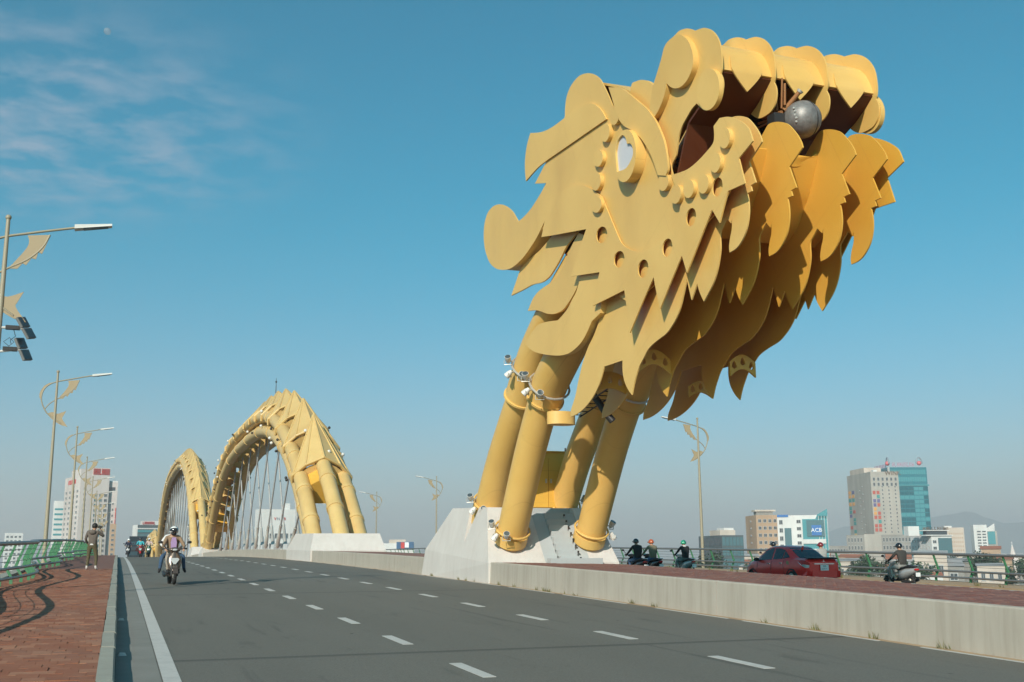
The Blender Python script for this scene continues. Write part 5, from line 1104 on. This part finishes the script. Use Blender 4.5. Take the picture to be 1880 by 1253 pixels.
b.boxp('side_fin', (-.6, -.4, 6), (-.003, b.d, b.h), wwhite); b.boxp('sign_board', (b.w*.12, .2, b.h+.003), (b.w, .6, b.h+2.6), wwhite); b.bars(b.w*.2, b.w*.75, 0, b.h+.4, 1.8, 8, signred, 6)
b = Bld('glass_podium', 'lower teal glass block under the glass office by the crest', 0, 236, 286, 985, 700, 0, wdark)
for j in range(int((b.h-1)/3)): b.boxp('glass_band', (0, -.25, 1+j*3.0), (b.w, -.003, 3.1+j*3.0), (teal_l if j % 2 else wing2))
b = Bld('plain_slab', 'plain tan and grey slab building behind the taller arch', 290, 297, 316, 943, 820, 15, wtan); b.boxp('grey_side', (-.3, 0, 0), (-.003, b.d, b.h), wgrey); b.grid('f', 1, b.w-1, 5, b.h-4, 3, 10, A_, .3, .4)
b = Bld('white_offices', 'white office building with coloured letters seen through the hangers', 466, 472, 538, 935, 480, 12, wwhite)
b.grid('f', b.w*.28, b.w*.98, 4, b.h*.73, 5, 5, A_, .6, .55); b.grid('s', .5, b.d-.5, 4, b.h*.7, 2, 5, A_, .5, .5)
for j in range(4): b.boxp('spandrel', (b.w*.42, -.2, 3.1+j*3.1), (b.w*.72, -.003, 4.0+j*3.1), cmat('faded_red_band', (.36, .21, .19)))
for i, (ch_, m_) in enumerate((('V', signred), ('N', signgrey), ('I', signgrey), ('B', signred))): lettering(ch_, 1.7, m_, b.root, (b.w*(.45+.085*i), -.12, b.h*.88), (PI/2, 0, 0), .06)
b.boxp('roof_hut', (b.w*.72, 1, b.h), (b.w*.86, 4, b.h+2.6), wwhite)
b = Bld('riverside_hall', 'low white hall with a blue and red sign between the pedestals', 0, 704, 760, 998, 520, 0, wwhite)
b.boxp('upper_floor', (b.w*.18, .5, b.h), (b.w*.72, 5, b.h+1.7), wcream); b.boxp('blue_sign', (b.w*.42, -.5, b.h*.86), (b.w*.98, -.003, b.h+.6), wblue); b.boxp('red_sign', (b.w*.56, -.62, b.h*.88), (b.w*.68, -.501, b.h+.4), signred); b.boxp('white_sign', (b.w*.69, -.62, b.h*.90), (b.w*.82, -.501, b.h+.4), signwhite); b.boxp('awning', (b.w*.38, -2, b.h*.70), (b.w*1.05, -.003, b.h*.75), wwhite); b.grid('f', .5, b.w*.95, 1, b.h*.66, 7, 2, Cg, .6, .6)
# --- right bank group
b = Bld('dark_glass_block', 'low dark glass block with a white roof house behind the far scooters', 1283, 1326, 1365, 983, 560, 24, wdark)
b.grid('f', .2, b.w-.2, 2, b.h-.5, 6, 4, wmesh(wing2), .86, .8); b.grid('s', .2, b.d-.2, 2, b.h-.5, 7, 4, wmesh(wing), .86, .8); b.boxp('roof_house', (b.w*.05, b.d*.1, b.h), (b.w*.75, b.d*.55, b.h+2.6), wcream); b.boxp('roof_house_top', (b.w*.25, b.d*.12, b.h+2.6), (b.w*.7, b.d*.4, b.h+3.7), wwhite)
b = Bld('tan_office', 'tan office tower with rows of square windows left of the bank', 1372, 1391, 1430, 946, 640, 17, wtan)
b.grid('f', .6, b.w-.4, 2, b.h-1.2, 4, 8, lambda i, j: A_, .66, .5); b.grid('s', 1, b.d-1, 2, b.h-1.2, 1, 8, A_, .12, .25); b.boxp('roof_house', (b.w*.05, 1, b.h), (b.w*.8, 6, b.h+2.0), wgrey); b.boxp('roof_slab', (-.4, .3, b.h+2.0), (b.w*.92, 7, b.h+3.0), wcream)
b = Bld('bank_building', 'white and teal bank building with a blue ACB sign', 0, 1430, 1500, 947, 640, 0, wwhite)
b.boxp('glass_corner', (b.w*.62, -.5, 0), (b.w*1.0, -.003, b.h-2.2), teal_l); b.boxp('glass_strip', (b.w*.17, -.15, b.h*.20), (b.w*.34, -.003, b.h*.80), wing2); b.grid('f', b.w*.03, b.w*.15, 2, b.h-1.5, 1, 7, A_, .8, .6); b.grid('f', b.w*.46, b.w*.60, 2, b.h-1.5, 1, 8, A_, .8, .5)
for j, z in enumerate((.05, .22, .40, .55)): b.boxp('white_band', (b.w*.62, -1.2, b.h*z), (b.w*1.18, -.501, b.h*(z+.07)), wwhite)
b.boxp('glass_wing', (b.w*1.0, -.4, 0), (b.w*1.24, 6, b.h-.5), teal_l); q = MB(); q.hexa([(b.w*.95, -.4, b.h-2), (b.w*1.25, -.4, b.h-2), (b.w*1.25, .2, b.h-2), (b.w*.95, .2, b.h-2), (b.w*1.0, -.4, b.h+.3), (b.w*1.25, -.4, b.h+3.4), (b.w*1.25, .2, b.h+3.4), (b.w*1.0, .2, b.h+.3)]); q.build('glass_sail', teal_l, b.root)
for i in range(4): b.boxp('mullion', (b.w*(1.02+.07*i), -.55, 0), (b.w*(1.03+.07*i), -.401, b.h-.6), wwhite)
b.boxp('sign_parapet', (b.w*.72, -.9, b.h*.66), (b.w*1.16, -.501, b.h*.92), wing2); sg = b.boxp('bank_sign', (b.w*.84, -1.2, b.h*.68), (b.w*1.08, -.901, b.h*.84), signblue); lettering('ACB', 3.1, signwhite, sg, (b.w*.96, -1.24, b.h*.76), (PI/2, 0, 0), .03); b.boxp('roof_sign', (0, -.3, b.h-.9), (b.w*.28, -.003, b.h+.4), signblue)
b = Bld('hotel_tower', 'beige hotel tower with columns of coloured balconies and WINK on top', 1566, 1608, 1655, 866, 800, 22, wbeige)
b.grid('f', b.w*.05, b.w*.97, 22, b.h-9, 4, 15, lambda i, j: A_, .22, .5, skip=lambda i, j: i == 0); b.grid('s', b.d*.30, b.d*.55, 22, b.h-8, 2, 15, A_, .3, .4, skip=lambda i, j: (i+j) % 2)
cols_ = [cmat('panel_orange', (.60, .30, .10)), cmat('panel_red', (.42, .10, .08)), cmat('panel_teal', (.06, .25, .24)), cmat('panel_violet', (.13, .12, .24)), cmat('panel_yellow', (.62, .42, .16))]
pm = [wmesh(c_) for c_ in cols_]; random.seed(5)
b.grid('f', b.w*.02, b.w*.30, 20, b.h-13, 2, 13, lambda i, j: random.choice(pm), .72, .8, 'balcony_panel', lambda i, j: random.random() < .2); b.grid('s', b.d*.70, b.d*.99, 20, b.h-11, 2, 14, lambda i, j: random.choice(pm), .7, .8, 'balcony_panel', lambda i, j: random.random() < .25)
b.grid('f', b.w*.04, b.w*.97, b.h-10.6, b.h-3.4, 6, 2, A_, .55, .75); lettering('WINK', 4.2, signbrown, b.root, (b.w*.80, -.45, b.h-1.0), (PI/2, 0, 0), .15); b.boxp('roof_house', (b.w*-.0, b.d*.25, b.h), (b.w*.62, b.d*.85, b.h+3.6), wcream); b.boxp('roof_hut', (b.w*.2, b.d*.1, b.h), (b.w*.34, b.d*.2, b.h+1.6), wwhite)
b = Bld('blue_glass_tower', 'tall teal glass tower with logo signs on the roof', 1608, 1642, 1706, 858, 960, 22, teal)
b.grid('f', 0, b.w, 8, b.h-16, 8, 17, lambda i, j: (wmesh(teal_d) if 2 <= i <= 4 and j % 4 != 2 or i == 7 and j % 3 else wmesh(teal_l)), .93, .80, 'glass_panel'); b.grid('f', 0, b.w*.97, b.h-13, b.h-1, 16, 2, wmesh(teal_l), .88, .62, 'glass_panel'); b.grid('s', 0, b.d, 8, b.h-1, 4, 20, lambda i, j: wmesh(teal_d) if (i+j) % 3 else wmesh(teal), .9, .8, 'glass_panel')
b.boxp('corner_strip', (-.8, -.8, 10), (.9, -.003, b.h), framew); b.boxp('ledge', (b.w*.0, -.8, b.h-15.4), (b.w*1.03, -.003, b.h-14.4), teal_l)
b.bars(b.w*.12, b.w*.70, 1, b.h+.6, 3.6, 9, cmat('sign_pinkish', (.42, .26, .34), .6), 9); q = MB()
for i in range(8): q.box((.9, b.d*(.15+.08*i), b.h+.4), (1.1, b.d*(.19+.08*i), b.h+3.2))
q.build('rooftop_sign', cmat('sign_pinkish', (.42, .26, .34), .6), b.root)
for X_, Y_, face_ in ((b.w*.83, .8, 'f'), (.8, b.d*.06, 's')):
    q = MB(); K = 10; w_ = Vector((1, 0, 0)) if face_ == 'f' else Vector((0, 1, 0)); c_ = Vector((X_, Y_, b.h+3.0)); q.tube([c_+w_*2.4*math.cos(PI*k/K)+Vector((0, 0, 5.2*math.sin(PI*k/K))) for k in range(K+1)], .55, 6); lg = q.build('roof_logo', signgrey, b.root, 50)
    q = MB(); q.sphere((c_.x, c_.y, c_.z+.4), 1.9, 12, 8); q.build('logo_ball', cmat('sign_coral', (.60, .14, .15), .5), lg, 60)
b = Bld('grey_podium', 'long grey office block with tight window rows below the hotel', 0, 1556, 1680, 983, 690, 0, wgrey)
b.grid('f', .4, b.w*.22, 1, b.h-.6, 5, 5, A_, .55, .6); b.grid('f', b.w*.48, b.w-.3, 1, b.h-.6, 12, 5, A_, .6, .62); b.boxp('stair_bay', (b.w*.24, -.5, 0), (b.w*.47, -.003, b.h+.5), wbeige)
b = Bld('white_bank_block', 'white building with a dark glass stair front and dark roof letters', 1677, 1712, 1745, 984, 640, 30, wwhite)
b.grid('s', 1, b.d-1, 2, b.h-1, 7, 6, A_, .18, .5); b.boxp('glass_front', (b.w*.32, -.4, 0), (b.w*.98, -.003, b.h-1.2), wing2); b.grid('f', b.w*.34, b.w*.97, 0, b.h-1.4, 4, 5, wmesh(teal_d), .8, .85, 'glass_panel'); b.grid('f', .1, b.w*.28, 1, b.h-1.5, 1, 6, A_, .7, .5)
b.boxp('roof_slab', (-b.w*.3, -.8, b.h), (b.w*1.02, 4, b.h+.5), wwhite); b.boxp('roof_floor', (-b.w*.2, .2, b.h+.5), (b.w*.8, 4, b.h+2.6), wing); b.boxp('roof_slab', (-b.w*.4, -.4, b.h+2.6), (b.w*.9, 5, b.h+3.0), wwhite); b.bars(-b.w*.4, b.w*.88, -.2, b.h+3.0, 1.7, 9, signbrown, 12); b.boxp('stair_tower', (-b.w*.95, 3, b.h), (-b.w*.42, 8, b.h+5.2), wwhite)
b = Bld('cream_tower', 'cream tower with faint window grid behind the white building', 1736, 1742, 1769, 969, 900, 18, wcream); b.grid('f', 1, b.w-.8, 2, b.h-3, 7, 9, wmesh(wtan), .45, .4); b.boxp('roof_house', (-b.w*.1, 2, b.h), (b.w*.35, 8, b.h+1.3), wwhite)
b = Bld('slim_white_tower', 'slim white tower with a slanted sail roof at far right', 1786, 1791, 1812, 964, 1150, 18, wwhite); b.grid('f', b.w*.2, b.w*.95, 6, b.h-5, 2, 11, A_, .8, .55); b.boxp('rear_wing', (b.w, 1, 0), (b.w*1.75, 12, b.h-6), wbeige); b.boxp('rear_glass', (b.w*1.05, .6, b.h*.55), (b.w*1.6, .997, b.h-6.4), teal_l)
q = MB(); q.hexa([(b.w*1.0, 1.2, b.h-6), (b.w*1.62, 1.2, b.h-6), (b.w*1.62, 2.2, b.h-6), (b.w*1.0, 2.2, b.h-6), (b.w*1.0, 1.2, b.h-3.6), (b.w*1.62, 1.2, b.h+1.2), (b.w*1.62, 2.2, b.h+1.2), (b.w*1.0, 2.2, b.h-3.6)]); q.build('sail_roof', wwhite, b.root)
b = Bld('pink_church', 'pale pink church with a tall pointed spire at far right', 0, 1849, 1866, 1026, 600, 0, wpink, 'church')
q = MB(); cx_ = b.w/2; q.loft([[(cx_+r_*math.cos(a), 2.6+r_*math.sin(a), z) for a in [2*PI*k/8 for k in range(8)]] for z, r_ in ((b.h, 1.9), (b.h+3.5, 1.05), (b.h+7.0, .15))]); sp2 = q.build('spire', wpink, b.root); q = MB(); q.box((cx_-.07, 2.53, b.h+6.9), (cx_+.07, 2.67, b.h+8.3)); q.box((cx_-.4, 2.53, b.h+7.6), (cx_+.4, 2.67, b.h+7.75)); q.build('cross', wwhite, sp2)
for X_ in (.1, b.w-.5): b.boxp('pinnacle', (X_, 0, b.h), (X_+.4, .5, b.h+1.6), wpink)
b.grid('f', .5, b.w-.5, 2, b.h-1, 3, 3, A_, .35, .7)
b = Bld('long_flat_block', 'long low cream block with flat roof stretching behind the church', 0, 1747, 1893, 1019, 740, 0, wcream); b.grid('f', 1, b.w-1, 1.5, b.h-1, 18, 3, Cg, .55, .5); b.boxp('roof_edge', (-.5, -1.2, b.h-.5), (b.w+.5, -.003, b.h+.3), wwhite); b.boxp('blue_hoarding', (b.w*.02, -2, 1.5), (b.w*.12, -1.3, 5.4), wblue)
b = Bld('low_grey_block', 'hazy low grey blocks between the bank and the podium', 0, 1510, 1556, 1003, 900, 0, wgrey); b.grid('f', .5, b.w-.5, 1, b.h-.8, 9, 4, A_, .6, .5)
# --- small riverside houses and trees
def house(w, d, h, wall, roof, rh):
    r_ = empty('riverside_house'); q = MB(); q.box((-w/2, -d/2, 0), (w/2, d/2, h)); q.build('wall', wall, r_)
    q = MB(); e_ = .4; q.add([(-w/2-e_, -d/2-e_, h), (w/2+e_, -d/2-e_, h), (w/2+e_, d/2+e_, h), (-w/2-e_, d/2+e_, h), (-w/2-e_, 0, h+rh), (w/2+e_, 0, h+rh)], [(0, 1, 5, 4), (2, 3, 4, 5), (1, 2, 5), (3, 0, 4), (0, 3, 2, 1)]); q.build('roof', roof, r_)
    for i in range(3):
        o = link('window', A_, r_, (-w/2+w*(.12+.3*i), -d/2-.003, h*.35)); o.scale = (w*.16, 1, h*.35)
    return r_
protos = [(house(11, 9, 7, wwhite, roofred, 2.2), 'small white house with red tiled roof among the riverside buildings', 'white red-roofed riverside houses'), (house(9, 9, 9, wcream, roofgrey, 1.0), 'small cream house with grey roof among the riverside buildings', 'cream grey-roofed riverside houses'), (house(14, 10, 6, wgrey, roofgrey, 1.6), 'low grey shed with sheet roof among the riverside buildings', 'grey riverside sheds'), (house(8, 8, 11, wtan, roofred, 1.4), 'narrow tan house with red roof among the riverside buildings', 'tan narrow riverside houses')]
random.seed(21); used = set()
def at_px(px, D): e = ray(px, 1020); e = Vector((e.x, e.y, 0)).normalized(); return Vector((e.x*D, e.y*D, GZ)), math.atan2(e.y, e.x)-PI/2
for i in range(70):
    px = random.uniform(1250, 1950) if i < 58 else random.uniform(-40, 240); D = random.uniform(440, 900); k = random.randrange(4)
    p, a = at_px(px, D); pr0, lb, gp = protos[k]
    o = pr0 if k not in used else dup(pr0); used.add(k); o.location = p; o.rotation_euler = (0, 0, a+random.uniform(-.4, .4)); tag(o, lb, 'house', gp)
    sc = random.uniform(.8, 1.5) if px > 1240 else .8; o.scale = (sc, sc, sc*random.uniform(.7, 1.15))
leaf_m = mat('dark_foliage', (.05, .09, .035), .7, 0, lambda nt, b: (lambda g: g.set(b, 'Base Color', g.mix(g.rng(g.noise(.9, 4), .35, .65), (.020, .048, .024), (.045, .08, .035))))(NG(nt)))
bark = cmat('bark', (.09, .065, .045))
def tree():
    r_ = empty('riverside_tree'); q = MB(); q.tube([(0, 0, 0), (.1, 0, 2.2), (.3, .1, 4.5)], [.28, .2, .1], 7); q.tube([(.05, 0, 2), (-1.2, .4, 4.2)], [.14, .06], 6); q.tube([(.1, 0, 2.4), (1.3, -.5, 4.4)], [.13, .06], 6); q.build('trunk', bark, r_)
    q = MB(); cl_ = [(random.uniform(-2.2, 2.2), random.uniform(-2, 2), random.uniform(3.6, 6.6), random.uniform(.9, 1.6)) for _ in range(11)]
    for cx_, cy_, cz_, r0 in cl_:
        for _ in range(60):
            v = Vector((random.gauss(0, 1), random.gauss(0, 1), random.gauss(0, .8))).normalized()*r0*random.uniform(.6, 1.05); c_ = Vector((cx_, cy_, cz_))+v; a = Vector((random.gauss(0, 1), random.gauss(0, 1), random.gauss(0, 1))).normalized(); b_ = a.cross(Vector((.3, .5, .8))).normalized(); s_ = random.uniform(.16, .34)
            q.add([c_+a*s_, c_+b_*s_, c_-a*s_, c_-b_*s_], [(0, 1, 2, 3)])
    q.build('crown', leaf_m, r_); return r_
tr = [tree(), tree()]; used = set()
for i in range(64):
    px = random.uniform(1560, 1960) if i < 50 else random.uniform(1240, 1560); D = random.uniform(385, 620); p, a = at_px(px, D); k = i % 2
    o = tr[k] if k not in used else dup(tr[k]); used.add(k); o.location = p; o.rotation_euler = (0, 0, random.uniform(0, 6)); sc = random.uniform(.8, 1.7); o.scale = (sc, sc, sc*random.uniform(.8, 1.2)); tag(o, 'dark green tree along the far river bank behind the right railing', 'tree', 'dark trees on the far river bank')
# --- hills and hazy air
hm = mat('hazed_hill_forest', (.15, .19, .17), .95)  # forest green lightened, part of the haze is put into the colour
def hills(name, pts, D, depth):
    q = MB(); rings = []
    xs_ = [p[0] for p in pts]
    n = 46
    for i in range(n):
        px = xs_[0]+(xs_[-1]-xs_[0])*i/(n-1); py = lerp_tab(pts, px)+random.uniform(-1.2, 1.2)
        e = ray(px, 1015); e = Vector((e.x, e.y, 0)).normalized(); zt = onD(px, py, D).z
        rings.append([e*(D-depth)+Vector((0, 0, GZ)), e*(D-depth*.4)+Vector((0, 0, GZ+(zt-GZ)*.55*random.uniform(.8, 1.1))), e*D+Vector((0, 0, zt)), e*(D+depth*.6)+Vector((0, 0, GZ))])
    q.loft(rings, 0, False, False); o = q.build(name, hm, None, 50); tag(o, kind='structure'); return o
hills('hills', [(1380, 1010), (1500, 985), (1560, 965), (1640, 975), (1705, 950), (1750, 945), (1785, 938), (1815, 950), (1850, 962), (1900, 958), (1960, 970), (2060, 985), (2160, 1008)], 8600, 1500)
hz = MB(); hz.box((-9200, -9200, -13.6), (9200, 9200, 380)); ho_ = hz.build('haze', None)
hmt = bpy.data.materials.new('haze_air'); hmt.use_nodes = True; nt = hmt.node_tree; nt.nodes.clear(); pvn = nt.nodes.new('ShaderNodeVolumePrincipled'); pvn.inputs['Color'].default_value = (.90, .85, .87, 1); pvn.inputs['Density'].default_value = 2.1e-4; pvn.inputs['Anisotropy'].default_value = .2
om = nt.nodes.new('ShaderNodeOutputMaterial'); nt.links.new(pvn.outputs[0], om.inputs['Volume']); ho_.data.materials.clear(); ho_.data.materials.append(hmt); tag(ho_, kind='stuff')
# faint daytime moon
mo = MB(); mo.sphere((0, 0, 0), 36, 24, 16); mm_ = bpy.data.materials.new('pale_moon'); mm_.use_nodes = True; nt = mm_.node_tree; bs = nt.nodes['Principled BSDF']; bs.inputs['Base Color'].default_value = (.5, .48, .48, 1); bs.inputs['Roughness'].default_value = 1; bs.inputs['Alpha'].default_value = .22
ml = mo.build('moon', mm_, None, 60); ml.location = onD(197, 58, 11000); tag(ml, 'faint pale daytime moon in the upper left sky', 'moon')

# weeds at the foot of the median wall and along the far kerb
wd = MB(); random.seed(33)
for k in range(46):
    far = k >= 20; y = random.uniform(10, 40) if not far else random.uniform(24, 70); x = 10.56 if not far else 28.5+random.uniform(-.08, .1); z = zd(y)+.005 if not far else zfar(28.4, y)+.2
    for _ in range(random.randrange(7, 18)):
        a = random.uniform(0, 6.28); l = random.uniform(.04, .13)*(1.8 if far else 1); w = .008*(2 if far else 1); b_ = Vector((x+random.uniform(-.03, .02), y+random.uniform(-.12, .12), z)); t = b_+Vector((math.cos(a)*l*.5-.02, math.sin(a)*l*.6, l)); s_ = Vector((math.sin(a)*w, -math.cos(a)*w, 0))
        wd.add([b_-s_, b_+s_, t], [(0, 1, 2)])
tag(wd.build('weeds', mat('dry_weeds', (.16, .15, .06), .9)), kind='stuff')
